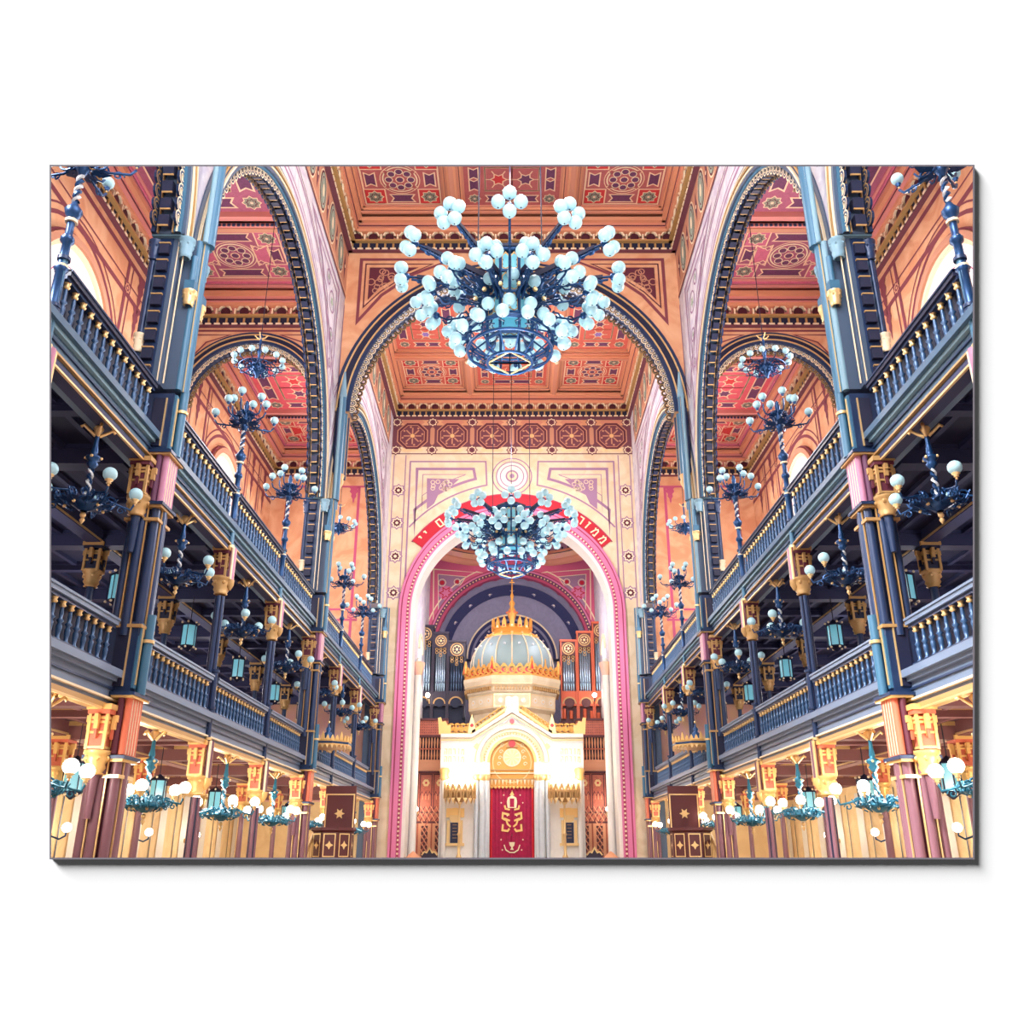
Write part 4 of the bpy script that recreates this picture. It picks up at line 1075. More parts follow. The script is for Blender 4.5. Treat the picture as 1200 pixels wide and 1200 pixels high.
# ---------------------------------------------------------------- grand chandeliers
def make_grand():
    t = thing('grand_chandelier', 'g', 'chandelier'); iron = 'iron'
    m = MB()
    for k in range(8):                       # cage of glazed panels
        a = 2*pi*k/8+pi/8
        m.cyl((.55*cos(a),.55*sin(a),-1.25),(.55*cos(a),.55*sin(a),1.0),.035,.035,5,iron)
        a2 = a+pi/4
        for z in (-1.25,-.75,-.2,.35,.95):
            m.cyl((.55*cos(a),.55*sin(a),z),(.55*cos(a2),.55*sin(a2),z),.04,.04,4,iron)
        p = V3(.55*cos(a),.55*sin(a),0); q = V3(.55*cos(a2),.55*sin(a2),0)
        F = frame(p, (q-p).normalized(), (0,0,1), (cos(a+pi/8),sin(a+pi/8),0)); w = (q-p).length
        for z in (-.7,-.15,.4):
            for j in (0,1):
                c = w*(.27+.46*j)
                F2 = F; m.line(F2, [(c-.08,z+.05),(c-.08,z+.35),(c,z+.45),(c+.08,z+.35),(c+.08,z+.05),(c,z-.0)], .03, .0, 'gold_dull', True)
            scroll(m, p.x*.98, p.y*.98, z+.25, a, .1, .016, iron)
    part('cage', m, t)
    m = MB(); m.lathe([(.42,-.7),(.42,.9)],0,0,8,'glass_blue',pi/8,False); part('glass', m, t)
    m = MB()                                 # open bottom basket
    for (r,z) in ((.95,-1.1),(.95,-1.45),(.5,-1.75)): m.tube([(r*cos(2*pi*i/24),r*sin(2*pi*i/24),z) for i in range(25)],.035,5,iron)
    for k in range(14):
        a = 2*pi*k/14; m.cyl((.95*cos(a),.95*sin(a),-1.1),(.95*cos(a),.95*sin(a),-1.45),.02,.02,4,iron); m.cyl((.95*cos(a),.95*sin(a),-1.45),(.5*cos(a),.5*sin(a),-1.75),.02,.02,4,iron)
        m.cyl((.95*cos(a),.95*sin(a),-1.2),(.55*cos(a),.55*sin(a),-1.0),.02,.02,4,iron)
        scroll(m,1.05*cos(a),1.05*sin(a),-1.3,a,.1,.016,iron)
    for k in range(4):
        a = pi*k/2; m.cyl((.5*cos(a),.5*sin(a),-1.75),(.5*cos(a+pi/2),.5*sin(a+pi/2),-1.75),.02,.02,4,'gold'); m.cyl((.5*cos(a),.5*sin(a),-1.75),(-.5*cos(a),-.5*sin(a),-1.75),.018,.018,4,iron)
    part('basket', m, t)
    m = MB()
    m.lathe([(.6,1.0),(.62,1.06),(.3,1.15),(.1,1.35),(.03,1.6)],0,0,8,'navy_dark',pi/8,False)
    for sx in (-1,1): m.cyl((sx*.75,0,1.05),(sx*.75,0,NCZ-ZG-.1),.02,.02,4,'wire_dark')
    m.cyl((0,0,1.5),(0,0,NCZ-ZG-.1),.02,.02,4,'wire_dark'); m.box(-.8,.8,-.04,.04,1.02,1.1,iron)
    part('suspension', m, t)
    g0 = [None]
    def globe(par, p):
        if g0[0] is None:
            g0[0] = globe_mesh(GR,'globe_cool').build('globe', par, p); KIDS.setdefault(par.name,[]).append(g0[0])
        else: inst(g0[0], par, p)
    def arm(a, r, z0, z1, n, kind):
        m = MB(); c, s_ = cos(a), sin(a)
        def P(q, z): return (q*c, q*s_, z)
        if kind == 'long':
            m.tube([P(.55,z0+.0),P(r*.5,z0+(z1-z0)*.55),P(r,z1)],.03,5,iron); m.tube([P(.55,z0-.55),P(r*.4,z0-.1),P(r*.95,z1-.08)],.03,5,iron)
            for k in range(9):
                q = .7+(r-.85)*(k+.5)/9; zt = z0+(z1-z0)*(q/r); hh = .3*(1-q/r)+.07
                scroll(m, q*c, q*s_, zt-hh*.8, a, hh*.9, .024, iron, 1.3, 1 if k%2 else -1, 9)
            Fq = frame((0,0,0),(c,s_,0),(0,0,1),(-s_,c,0)); m.prism(Fq, [(.55,z0-.1),(.55,z0+.06),(r*.9,z1+.04),(r*.9,z1-.04)], -.03, .03, 'navy_dark'); m.prism(Fq, [(.55,z0-.75),(.55,z0-.1),(.95,z0-.18)], -.025, .025, iron)
        else:
            m.tube([P(.5,z0),P(r*.5,z0-.12),P(r*.85,z1-.16),P(r,z1)],.026,5,iron)
            for k in range(3):
                q = .6+(r-.6)*(k+.6)/3; scroll(m, q*c, q*s_, z0-.1, a, .14, .024, iron, 1.2, 1 if k%2 else -1, 8)
            m.sphere(P(r*.45,z0+.06),.06,'gold' if kind == 'mid' else iron,6,4)
        m.sphere(P(r,z1),.09,iron,8,5)
        o = part('arm', m, t)
        for j in range(n):
            b = 2*pi*j/n + (pi/2 if n == 4 else .3); R = .235
            # cluster lying across the arm end
            tx = (-s_*cos(b)*R + c*.12, c*cos(b)*R + s_*.12, sin(b)*R)
            globe(o, (r*c+tx[0], r*s_+tx[1], z1+tx[2]+.02))
        if kind == 'long' and n > 4: pass
        return o
    for k in range(12): arm(2*pi*k/12-pi/2, 2.4, .35, .55, 5 if k%2 else 4, 'long')
    for k in range(12): arm(2*pi*(k+.5)/12, 1.78, -.25, -.2, 4, 'mid')
    for k in range(8): arm(2*pi*(k+.5)/8, 1.2, .0, .3, 3, 'short')
    m = MB()
    for k in range(14):
        a = 2*pi*k/14+.1; m.cyl((.98*cos(a),.98*sin(a),-1.15),(1.12*cos(a),1.12*sin(a),-1.2),.05,.05,6,iron)
    m.tube([(.98*cos(2*pi*i/24),.98*sin(2*pi*i/24),-1.16) for i in range(25)],.03,5,iron)
    o = part('globe_ring', m, t)
    for k in range(14):
        a = 2*pi*k/14+.1; globe(o, (1.22*cos(a),1.22*sin(a),-1.18))
    for k in range(10):
        a = 2*pi*k/10+.3; globe(o, (.8*cos(a),.8*sin(a),-.62))
    for k in range(8):
        a = 2*pi*k/8+.1-pi/2; globe(o, (.72*cos(a),.72*sin(a),.1))
    return t
ZG = 13.55; GR = .148
gg = make_grand(); gg.location = (-.05, 17.3, ZG); gg['label'] = 'huge many-armed blue iron chandelier with white globes, the nearer and larger in the nave'; gg['group'] = 'grand chandeliers of the nave'
dup(gg, (-.03, 33.2, ZG-.05), .0, 'huge many-armed blue iron chandelier with white globes, hanging before the far arch', 'grand chandeliers of the nave')
# ---------------------------------------------------------------- apse behind the great arch
YB = 48.3
m = MB()
F = (V3(0,YB,0), X, Z, -Y)
# pink wall with the inner arch
iz = at(600,762,YB)[1]; ir = at(600,676,YB)[1]-iz
arch_wall(m, F, -5.0, 5.0, 0, iz, ir, 0, 17.6, -.6, 0, 'pendentive', 'rose_dark')
for sg in (-1,1):
    f = lambda p: [(sg*a, b) for a,b in p]
    def ap(r, a0, a1, k=12): return [(r*cos(a0+(a1-a0)*i/k), iz+r*sin(a0+(a1-a0)*i/k)) for i in range(k+1)]
    zt = iz+ir+.25
    m.line(F, f([(4.35,iz-.2),(4.45,zt+.2),(1.7,zt-.02)]+ap(ir+.72,radians(66),radians(12))), .07, .02, 'cream', True)
    m.poly(F, f([(4.1,iz+2.0),(4.2,zt-.1),(2.6,zt-.25),(3.4,iz+3.0)]), .014, 'stripe_lilac')
    m.line(F, f([(4.1,iz+2.0),(4.2,zt-.1),(2.6,zt-.25),(3.4,iz+3.0)]), .04, .02, 'cream', True)
    m.disc(F, sg*3.72, zt-1.2, .42, .022, 'pink_arch', 12); m.starline(F, sg*3.72, zt-1.2, .36, .05, .03, 'red_sign', 6, .5)
    for (a,b,r) in ((3.95,zt-.6,.14),(3.1,zt-.55,.12)): m.disc(F, sg*a, b, r, .022, 'red_sign', 8); m.circ(F, sg*a, b, r*1.5, .04, .022, 'cream', 10)
    for (a,b) in ((4.0,zt-2.3),(3.86,zt-2.5),(4.14,zt-2.5)): m.circ(F, sg*a, b, .12, .06, .024, 'navy_apse', 8)
molding(m, F, 0, iz, [(ir,ir+.14,-.1,.1,'rose_dark'),(ir+.14,ir+.34,0,.06,'plum'),(ir+.34,ir+.42,0,.12,'pink_arch'),(ir+.42,ir+.5,0,.06,'rose_dark')], 0, pi)
for k in range(70):
    t_ = pi*(k+.5)/70; m.disc(F, (ir+.24)*cos(t_), iz+(ir+.24)*sin(t_), .045, .07, 'gold', 6)
struct('wall_apse', m)
m = MB()   # side jambs, back vault
for sg in (-1,1):
    xa, xb = sorted((sg*4.62, sg*5.2)); m.box(xa, xb, EW+1.2, YB, 0, 17.0, 'wall_white')
m.box(-5.2, 5.2, YB+5.2, YB+5.4, 0, 17, 'grey_apse')
m.box(-5.3,5.3,EW+.2,YB+5.4,22.3,22.5,'grey_apse')  # roof and outer shell added unseen, to stop sun leaking in
for sg in (-1,1): m.box(*sorted((sg*5.2,sg*5.35)),EW+.2,YB+5.4,0,22.4,'grey_apse')
m.box(-5.3,5.3,YB+5.3,YB+5.4,16,22.4,'grey_apse')
struct('wall_apse_side', m)
m = MB(); m.lathe([(5.0*cos(pi/2*j/12), 0) for j in range(1)] or [], 0, 0, 4, 'grey_apse') if False else None
nb = 14; vs = []; fs = []
for j in range(nb+1):     # half dome of the niche, its crown over the inner arch
    ph = pi*j/nb
    for i in range(nb+1):
        th = pi/2*i/nb
        # axis along Y: radius shrinks with depth
        r = (ir+.02)*cos(th); vs.append((r*cos(ph), YB+.3+2.6*sin(th), iz+r*sin(ph)))
for j in range(nb):
    for i in range(nb): fs.append((j*(nb+1)+i, j*(nb+1)+i+1, (j+1)*(nb+1)+i+1, (j+1)*(nb+1)+i))
m.add(vs, fs, 'grey_apse', True)
m.box(-ir-.02, ir+.02, YB+2.9, YB+3.0, 3, iz, 'grey_apse')
def domeband(r0, r1, mm, eps):
    # painted band on the half dome between two opening angles
    vs = []; fs = []; k = 32
    for i in range(k+1):
        ph = pi*i/k
        for rr in (r0, r1):
            r = rr*(ir+.02); yy = YB+.3+2.6*sqrt(max(0,1-rr*rr)); vs.append((r*cos(ph), yy-eps, iz+r*sin(ph)))
    for i in range(k): fs.append((2*i,2*i+1,2*i+3,2*i+2))
    m.add(vs, fs, mm, False)
domeband(.84,.95,'navy_apse',.16); domeband(.56,.6,'navy_apse',.1); domeband(.46,.53,'navy_apse',.1); domeband(.6,.62,'cream',.1); domeband(.42,.44,'cream',.1)
for k in range(9):
    t_ = pi*(k+.5)/9; 
    for rr, ss in ((.895,.16),(.495,.1)):
        F2 = frame((rr*ir*cos(t_), YB+.3+2.6*sqrt(1-rr*rr)-.2, iz+rr*ir*sin(t_)), (1,0,0), (0,0,1), (0,-1,0))
        m.star(F2, 0, 0, ss, 0, 'grey_apse', 4, .6); m.disc(F2, 0, 0, ss*.3, .01, 'cream', 6)
m.disc((V3(0,YB+2.85,iz), X, Z, -Y), 0, 0, 1.4, 0, 'window_cool', 24)
struct('wall_niche', m)
# dome of the apse with its painted ring
m = MB(); dz = 17.0; dy = (EW+1.2+YB)/2+.15; dr = (YB-EW-1.2)/2-.05
DR = 4.55
def ell(prof, mm, smooth=True):
    vs = []; n = 56
    for r, z in prof:
        for i in range(n): vs.append((r*cos(2*pi*i/n)*DR/dr, dy+r*sin(2*pi*i/n), z))
    m.add(vs, [(j*n+i, j*n+(i+1)%n, (j+1)*n+(i+1)%n, (j+1)*n+i) for j in range(len(prof)-1) for i in range(n)], mm, smooth)
ell([(dr+.3,dz-.15),(dr-.05,dz-.1),(dr-.05,dz+.12)],'ceil_frame'); ell([(dr+.0,dz+.12),(dr+.0,dz+.45)],'wall_pink'); ell([(dr-.12,dz+.45),(dr-.12,dz+.6)],'ceil_frame')
ell([(dr,dz+.6),(dr,dz+1.0)],'stripe_lilac'); ell([(dr-.06,dz+1.0),(dr-.06,dz+1.1)],'cream')
prof = [(dr*cos(pi/2*j/10), dz+1.1+3.0*sin(pi/2*j/10)) for j in range(10)]+[(.01,dz+4.1)]
ell(prof,'wall_pink')
for k in range(64):
    t_ = 2*pi*k/64; x, y = (dr-.05)*cos(t_)*DR/dr, dy+(dr-.05)*sin(t_); m.cbox(x, y, dz+.68, .1, .06, .14, 'navy')
for k in range(24):
    t_ = 2*pi*(k+.5)/24
    for j,(pp,mm) in enumerate(((.25,'red_sign'),(.48,'medal'),(.7,'red_sign'))):
        q = pi/2*pp; r = (dr-.06)*cos(q); c = V3(r*cos(t_)*DR/dr, dy+r*sin(t_), dz+1.1+2.95*sin(q))
        nrm = (V3(0,dy,dz+1.1)-c).normalized(); u = V3(-sin(t_),cos(t_),0); v = nrm.cross(u)
        m.star((c,u,v,nrm), 0, 0, .3*(1-.4*pp), .02, mm, 6, .62)
struct('ceiling', m)
for sg, wi in ((-1,21),(1,22)):
    m = MB(); F2 = (V3(sg*4.62,0,0), Y, Z, X*(-sg)); yc, zc, r = 44.0, 11.0, .75
    arc = [(yc+r*cos(pi*i/16), zc+r*sin(pi*i/16)) for i in range(17)]
    m.prism(F2, [(yc+r,8.0)]+arc+[(yc-r,8.0)], 0, .03, 'window_cool'); m.arcband(F2, yc, zc, r, r+.14, 0, pi, 0, .1, 'cream', 16)
    m.line(F2, [(yc,8),(yc,zc+r)], .06, .04, 'gold_dull')
    struct('window_%d' % wi, m)
# tall marble half columns inside the arch jambs
for sg in (-1,1):
    t = thing('jamb_column', f'pale marble half column lining the {SIDE[sg]} inside of the great arch', 'column', (sg*4.42, EW+1.5, 0))
    m = MB(); m.lathe([(.22,0),(.22,.3),(.17,.4),(.16,9.4)],0,0,14,'marble_white'); part('shaft', m, t)
    m = MB(); m.lathe([(.17,9.4),(.3,9.9),(.3,10.0)],0,0,14,'wall_pink'); m.sphere((0,0,10.1),.14,'marble_white',8,6); part('capital', m, t)
# ---------------------------------------------------------------- organ
YO = 46.6
def organ(sg):
    t = thing('organ_case', f'{"dark" if sg<0 else "orange wooden"} organ case with three stepped towers of silver pipes, {SIDE[sg]} of the dome', 'organ')
    wm, dk = ('organ_dark','navy_dark') if sg < 0 else ('organ_orange_lit','wood_dark')  # twin cases: shade painted into the left, light into the right
    tops = [(489,509,735),(509,526,743),(526,546,753)] if sg < 0 else [(693,712,731),(675,693,742),(656,675,752)]
    zb = at(600,843,YO)[1]; zp = at(600,813,YO)[1]; za = at(600,828,YO)[1]
    F = (V3(0,YO,0), X, Z, -Y)
    for k,(a,b,tp) in enumerate(tops):
        x0, z1 = at(a,tp,YO); x1 = at(b,tp,YO)[0]
        x0 = at(a,tp,YO)[0]; w = x1-x0; xc = (x0+x1)/2
        m = MB(); m.box(x0, x1, YO, YO+.9, zb, z1, dk)
        m.box(x0, x0+.07, YO-.3, YO, zb, z1, wm); m.box(x1-.07, x1, YO-.3, YO, zb, z1, wm)
        m.box(x0-.03, x1+.03, YO-.34, YO, z1-.06, z1+.05, wm); m.fbox(F, x0, x1, z1-.78, z1-.06, 0, .24, 'wood_dark' if sg > 0 else 'organ_dark')
        m.circ(F, xc, z1-.42, w*.36, .06, .25, 'gold_dull', 16); m.circ(F, xc, z1-.42, w*.24, .03, .25, 'gold', 12); m.disc(F, xc, z1-.42, .07, .25, 'gold', 8)
        for j in range(6):
            m.disc(F, xc+w*.3*cos(j*pi/3)*.6, z1-.42+w*.3*sin(j*pi/3)*.6, .03, .255, 'gold', 6)
        for j in range(3):
            u = xc+(j-1)*w*.27
            for q in range(3 if j==1 else 2): m.circ(F, u, z1-.88-.16*q, .07, .03, .24, 'gold_dull', 8)
        m.fbox(F, x0, x1, za, zp+.1, 0, .26, wm)
        m.arcband(F, xc, za+.1, w*.34, w*.42, 0, pi, .26, .3, 'gold_dull', 12); m.disc(F, xc, za+.16, w*.3, .265, dk, 12)
        part('tower', m, t)
        n = 5
        for j in range(n):
            u = x0+.12+(w-.24)*(j+.5)/n; hh = z1-.85-.35*abs(j-2)/2*.8
            m = MB(); r = (w-.24)/n*.44
            m.lathe([(r*.3,zp+.1),(r,zp+.42),(r,hh),(r*.9,hh)], u, YO-.14, 10, 'pipe_metal' if (sg>0 or k<2) else 'pipe_dark'); m.cbox(u, YO-.14-r, zp+.55, r*.7, .03, .1, 'dark_panel')
            part('pipe', m, t)
    m = MB(); xa = at(tops[0][0] if sg<0 else tops[2][0],800,YO)[0]; xb = at(tops[2][1] if sg<0 else tops[0][1],800,YO)[0]
    m.box(xa, xb, YO-.1, YO+.9, zb-.2, zb+.1, dk)
    if sg > 0:
        for k in range(7):
            u = xa+.2+(xb-xa-.4)*k/6; m.cyl((u,YO-.2,zb+.0),(u,YO-.2,za-.15-.1*(k%3)),.09,.09,8,'organ_orange_lit')
    part('base', m, t)
for sg in (-1,1): organ(sg)
# ---------------------------------------------------------------- wooden screens below the organ
YS = 45.2
def screen(sg):
    t = thing('choir_screen', f'carved reddish wooden choir screen with balustrade and lattice doors, {SIDE[sg]} of the ark', 'screen')
    F = (V3(0,YS,0), X, Z, -Y)
    x0, x1 = (at(476,900,YS)[0], at(524,900,YS)[0]) if sg < 0 else (at(676,900,YS)[0], at(724,900,YS)[0])
    zt, zm, zk, zl, zd = [at(600,p,YS)[1] for p in (843,863,893,905,960)]
    m = MB(); m.fbox(F, x0, x1, zm, zt, -.1, .02, 'wood'); m.fbox(F, x0, x1, zt-.06, zt+.04, -.1, .1, 'wood_dark'); m.fbox(F,x0,x1,zm-.05,zm+.06,-.1,.1,'wood_dark')
    for k in range(18):
        for j in range(5): m.disc(F, x0+(x1-x0)*(k+.5)/18, zm+.12+(zt-zm-.2)*(j+.5)/5, .028, .03, 'wood_dark', 4)
    part('lattice_panel', m, t)
    m = MB(); m.fbox(F, x0, x1, zk, zk+.1, -.1, .1, 'wood_pale'); m.fbox(F, x0, x1, (zk+zm)/2-.02, (zk+zm)/2+.04, -.02, .06, 'wood'); m.fbox(F, x0, x1, zk, zm, -.3, -.25, 'organ_dark')
    n = 14
    for k in range(n):
        u = x0+(x1-x0)*(k+.5)/n; m.lathe([(.03,zk+.1),(.05,zk+.3),(.025,(zk+zm)/2),(.05,zm-.3),(.03,zm-.05)], u, YS, 6, 'wood_pale')
    part('balustrade', m, t)
    m = MB(); m.fbox(F, x0, x1, 0, zk, -.15, 0, 'wood'); m.fbox(F, x0, x1, zl, zk, 0, .08, 'wood_pale'); m.fbox(F,x0,x1,zl-.05,zl+.02,0,.12,'wood_dark')
    m.fbox(F, x0, x1, zl-.0, zl+.05, 0, .14, 'wood_dark')
    w = (x1-x0)/3
    for k in range(3):
        a, b = x0+w*k+.05, x0+w*(k+1)-.05; c = (a+b)/2
        m.rectline(F, a, b, zd+.3, zl-.1, .05, .012, 'wood_dark')
        m.star(F, c, zl-.5, w*.36, .016, 'gold', 6, .6); m.circ(F, c, zl-.5, w*.3, .05, .024, 'wood', 10); m.disc(F, c, zl-.5, .06, .03, 'ruby', 6)
        for q in (-.22,0,.22): m.line(F, [(c+q*w,zd+.9),(c+q*w,zl-1.0)], .035, .016, 'wood_pale')
        for q in range(3):
            cc = a+(b-a)*(q+.5)/3; m.line(F, [(cc-w*.12,zl-1.1),(cc,zl-.9),(cc+w*.12,zl-1.1)], .03, .016, 'wood_dark')
    for k in range(8):
        for j in range(2):
            u = x0+(x1-x0)*(k+.5)/8; v = zd+.1+.3*j; d = (x1-x0)/16
            m.line(F, [(u-d,v-.2),(u+d,v+.2)], .04, .03, 'wood_dark'); m.line(F, [(u-d,v+.2),(u+d,v-.2)], .04, .03, 'wood_pale')
    m.fbox(F, x0, x1, zd-.18, zd-.1, 0, .1, 'wood_dark')
    part('panelling', m, t)
    for k in range(3):
        a, b = x0+w*k+.04, x0+w*(k+1)-.04; c = (a+b)/2; z1 = zd-.2
        m = MB(); m.fbox(F, a, b, 0, z1, 0, .1, 'wood_pale'); m.rect(F, a+.14, b-.14, .3, z1-.1, .11, 'wood_dark')
        hh = z1-.4
        for q in range(8):
            v = .35+hh*q/8
            m.line(F, [(a+.14,v),(b-.14,v+hh/8*1.5)], .05, .12, 'wood'); m.line(F, [(a+.14,v+hh/8*1.5),(b-.14,v)], .05, .12, 'wood_pale')
        part('door', m, t)
for sg in (-1,1): screen(sg)
# ---------------------------------------------------------------- the ark
YA = 43.0
def A(px, py, Yd=YA): return at(px, py, Yd)
FA = (V3(0,YA,0), X, Z, -Y)
t = thing('torah_ark', 'white marble ark shaped like a gabled temple with gold cresting and an arched niche', 'ark')
def apx(pts): return [A(*p) for p in pts]
xl, zfl = A(517,862); xr = -xl
zr = A(600,833)[1]; xgl = A(553,862)[0]
nx = A(574,921)[0]; nz = A(600,893)[1]; nr = -nx
m = MB()     # front with an arched opening
k = 24; arc = [(-nr*cos(pi*i/k), nz+nr*sin(pi*i/k)) for i in range(k+1)]
def topz(u):
    return zfl if abs(u) >= abs(xgl) else zfl+(zr-zfl)*(1-abs(u)/abs(xgl))
vs = []
for (u,v) in arc: vs += [FA[0]+X*u+Z*v, FA[0]+X*u+Z*topz(u)]
m.add(vs, [(2*i,2*i+2,2*i+3,2*i+1) for i in range(k)], 'marble_white')
vs = []
for (u,v) in arc: vs += [V3(u,YA,v), V3(u,YA+.6,v)]
m.add(vs, [(2*i,2*i+2,2*i+3,2*i+1) for i in range(k)], 'marble_white')
for sg in (-1,1):
    m.prism(FA, [(sg*nr,.59),(sg*abs(xgl),.59),(sg*abs(xgl),zfl),(sg*nr,topz(nr))], -.6, 0, 'marble_white')
    a, b = sorted((sg*abs(xgl), sg*abs(xl))); m.fbox(FA, a, b, .59, zfl, -.7, 0, 'marble_white')
m.box(-abs(xgl), abs(xgl), YA+.6, YA+.7, .59, zfl, 'marble_white')
part('body', m, t)
m = MB()     # mouldings
g = abs(xgl)
for (d, w, n, mm) in ((0,.16,.22,'marble_white'),(-.2,.05,.06,'gold'),(-.32,.04,.05,'marble_grey')):
    for sg in (-1,1):
        m.prism(FA, [(0,zr+d+w*.6),(sg*g,zfl+d+w*.3),(sg*g,zfl+d-w*.7),(0,zr+d-w*.6)], 0, n, mm)
        m.fbox(FA, *sorted((sg*g, sg*abs(xl))), zfl+d-w*.6, zfl+d+w*.4, 0, n, mm)
r_in = nr
molding(m, FA, 0, nz, [(nr,nr+.12,0,.1,'gold_bright'),(nr+.12,nr+.2,0,.05,'marble_white'),(nr+.34,nr+.44,0,.08,'gold'),(nr+.5,nr+.66,0,.12,'marble_white'),(nr+.66,nr+.72,0,.1,'gold')], 0, pi)
for i in range(30):
    t_ = pi*(i+.5)/30; m.disc(FA, (nr+.27)*cos(t_), nz+(nr+.27)*sin(t_), .045, .06, 'gold_bright', 6)
m.fbox(FA, -abs(xl), abs(xl), zfl-.5, zfl-.44, 0, .03, 'gold') if 0 else None
for sg in (-1,1): m.disc(FA, sg*A(641,875)[0], A(641,875)[1], .14, .03, 'gold', 8); m.star(FA, sg*A(641,875)[0], A(641,875)[1], .18, .02, 'gold_dull', 4, .5)
m.disc(FA, 0, A(600,846)[1], .12, .24, 'ruby', 10)
part('molding', m, t)
m = MB()     # cresting of gold scrolls
def crest(m, x0, z0, x1, z1, n, s, mm='gold_deep', Yc=YA-.1):
    for i in range(n):
        f_ = (i+.5)/n; x, z = x0+(x1-x0)*f_, z0+(z1-z0)*f_
        F2 = (V3(x,Yc,z), X, Z, -Y); 
        m.arcband(F2, 0, s*.45, s*.22, s*.36, -.6, pi*1.35, -.06, .06, mm, 10); m.arcband(F2, s*.12, s*.36, s*.04, s*.14, 0, 2*pi, -.07, .07, mm, 8)
        m.prism(F2, [(-s*.42,0),(s*.42,0),(s*.3,s*.2),(0,s*.12),(-s*.3,s*.2)], -.05, .05, mm)
        m.prism(F2, [(s*.3,0),(s*.5,s*.2),(s*.42,s*.75),(s*.3,s*.35)], -.05, .05, mm)
for sg in (-1,1):
    m = MB(); m.fbox(FA, *sorted((sg*g*.9, sg*abs(xl))), zfl, zfl+.1, -.05, .2, 'gold_bright'); m.prism(FA, [(sg*g,zfl+.05),(sg*.3,zr+.0),(sg*.3,zr+.12),(sg*g,zfl+.2)], .02, .18, 'gold_bright')
    crest(m, sg*abs(xl)*.98, zfl+.06, sg*g, zfl+.06, 5, .62); crest(m, sg*g*.95, zfl+.15, sg*.35, zr-.05, 8, .42)
    F2 = (V3(sg*abs(xl)*.97,YA-.1,zfl+.05), X*sg, Z, -Y); m.prism(F2, [(-.35,0),(.2,0),(.26,.75),(.12,.78),(.05,.55),(-.1,.62),(-.2,.4),(-.35,.42)], -.08, .08, 'gold_bright')
    F2 = (V3(sg*g,YA-.1,zfl+.05), X*sg, Z, -Y); m.prism(F2, [(-.2,0),(.2,0),(.12,.5),(0,.95),(-.12,.5)], -.08, .08, 'gold'); m.disc((F2[0],F2[1],F2[2],F2[3]), 0, .4, .09, .1, 'ruby', 6)
    part('cresting', m, t)
m = MB()     # tablets on top
z0 = A(600,833)[1]; F2 = (V3(0,YA-.05,z0), X, Z, -Y)
m.fbox(F2, -.34, .34, -.1, .12, -.12, .12, 'marble_white')
for sg in (-1,1):
    m.prism(F2, [(sg*.16-.15,.1),(sg*.16+.15,.1)]+[(sg*.16+.15*cos(pi*i/8),.55+.15*sin(pi*i/8)) for i in range(9)], -.08, .08, 'marble_white')
part('tablets', m, t, None, 'white double tablets')
m = MB()     # golden tympanum
F2 = (V3(0,YA+.25,0), X, Z, -Y); zc1 = A(600,922)[1]
m.prism(F2, [(nr,zc1)]+[(nr*cos(pi*i/20), nz+nr*sin(pi*i/20)) for i in range(21)]+[(-nr,zc1)], -.1, 0, 'gold_deep')
zs = A(600,887)[1]
m.disc(F2, 0, zs, .4, .03, 'gold', 20); m.circ(F2, 0, zs, .4, .06, .05, 'cream', 20); m.circ(F2, 0, nz, nr*.88, .05, .04, 'gold', 24)
for i in range(10):
    t_ = 2*pi*i/10; m.poly(F2, [(0,zs),(.4*cos(t_-.1),zs+.4*sin(t_-.1)),(.4*cos(t_+.1),zs+.4*sin(t_+.1))], .045, 'cream')
m.prism(F2, [(-.28,zs+.45),(.28,zs+.45),(.16,zs+.8),(0,zs+1.0),(-.16,zs+.8)], 0, .12, 'gold_dull'); m.disc(F2, 0, zs+.62, .17, .13, 'ruby', 10)
for sg in (-1,1):
    for q in range(4): scr = [(sg*(.62-.05*q)+.1*cos(a_*.7)*(1-.08*a_), zs-.3+.28*q+.1*sin(a_*.7)*(1-.08*a_)) for a_ in range(10)]; m.line(F2, scr, .035, .04, 'cream')
for k_,(a,mm) in enumerate(((901,'gold_dull'),(905,'cream'),(912,'gold_dull'))): m.fbox(F2, -nr, nr, A(600,a)[1]-.05, A(600,a)[1], 0, .1, mm)
zz = A(600,912)[1]
for i in range(12):
    u = -nr+2*nr*(i+.5)/12; m.prism(F2, [(u-.07,zz),(u+.07,zz),(u,zz-.3)], 0, .08, 'cream' if i%2 else 'gold'); m.sphere((u,YA+.2,zc1-.02), .06, 'gold_bright', 6, 4)
part('tympanum', m, t, None, 'gilded tympanum with a sun disc')
m = MB()     # side niches and columns
for sg in (-1,1):
    for px, r in ((565,.14),(570.5,.1),(558,.1)):
        u = -sg*A(px,950)[0]; m.cyl((u,YA-.12,.59),(u,YA-.12,A(600,915)[1]),r,r,10,'marble_grey'); m.lathe([(r,A(600,915)[1]),(r*1.7,A(600,911)[1]),(r*1.5,A(600,908)[1])],u,YA-.12,10,'gold')
    u = sg*abs(A(521,915)[0]); m.cyl((u,YA-.1,.59),(u,YA-.1,A(600,915)[1]),.13,.13,10,'marble_white')
    zc_ = A(600,915)[1]; m.lathe([(.13,zc_),(.24,zc_+.12),(.18,zc_+.25),(.26,zc_+.45),(.2,zc_+.55)],u,YA-.1,10,'gold_bright')
    m.fbox(FA, *sorted((sg*abs(A(558,1)[0])*1.0, sg*abs(A(640,1)[0]) if 0 else sg*nr*1.15)), .59, .9, 0, .3, 'marble_grey')
    m.fbox(FA, sg*1.9-1.5, sg*1.9+1.5, 0, .75, 0, .22, 'marble_grey') if False else None
part('columns', m, t, None, 'grey marble half columns')
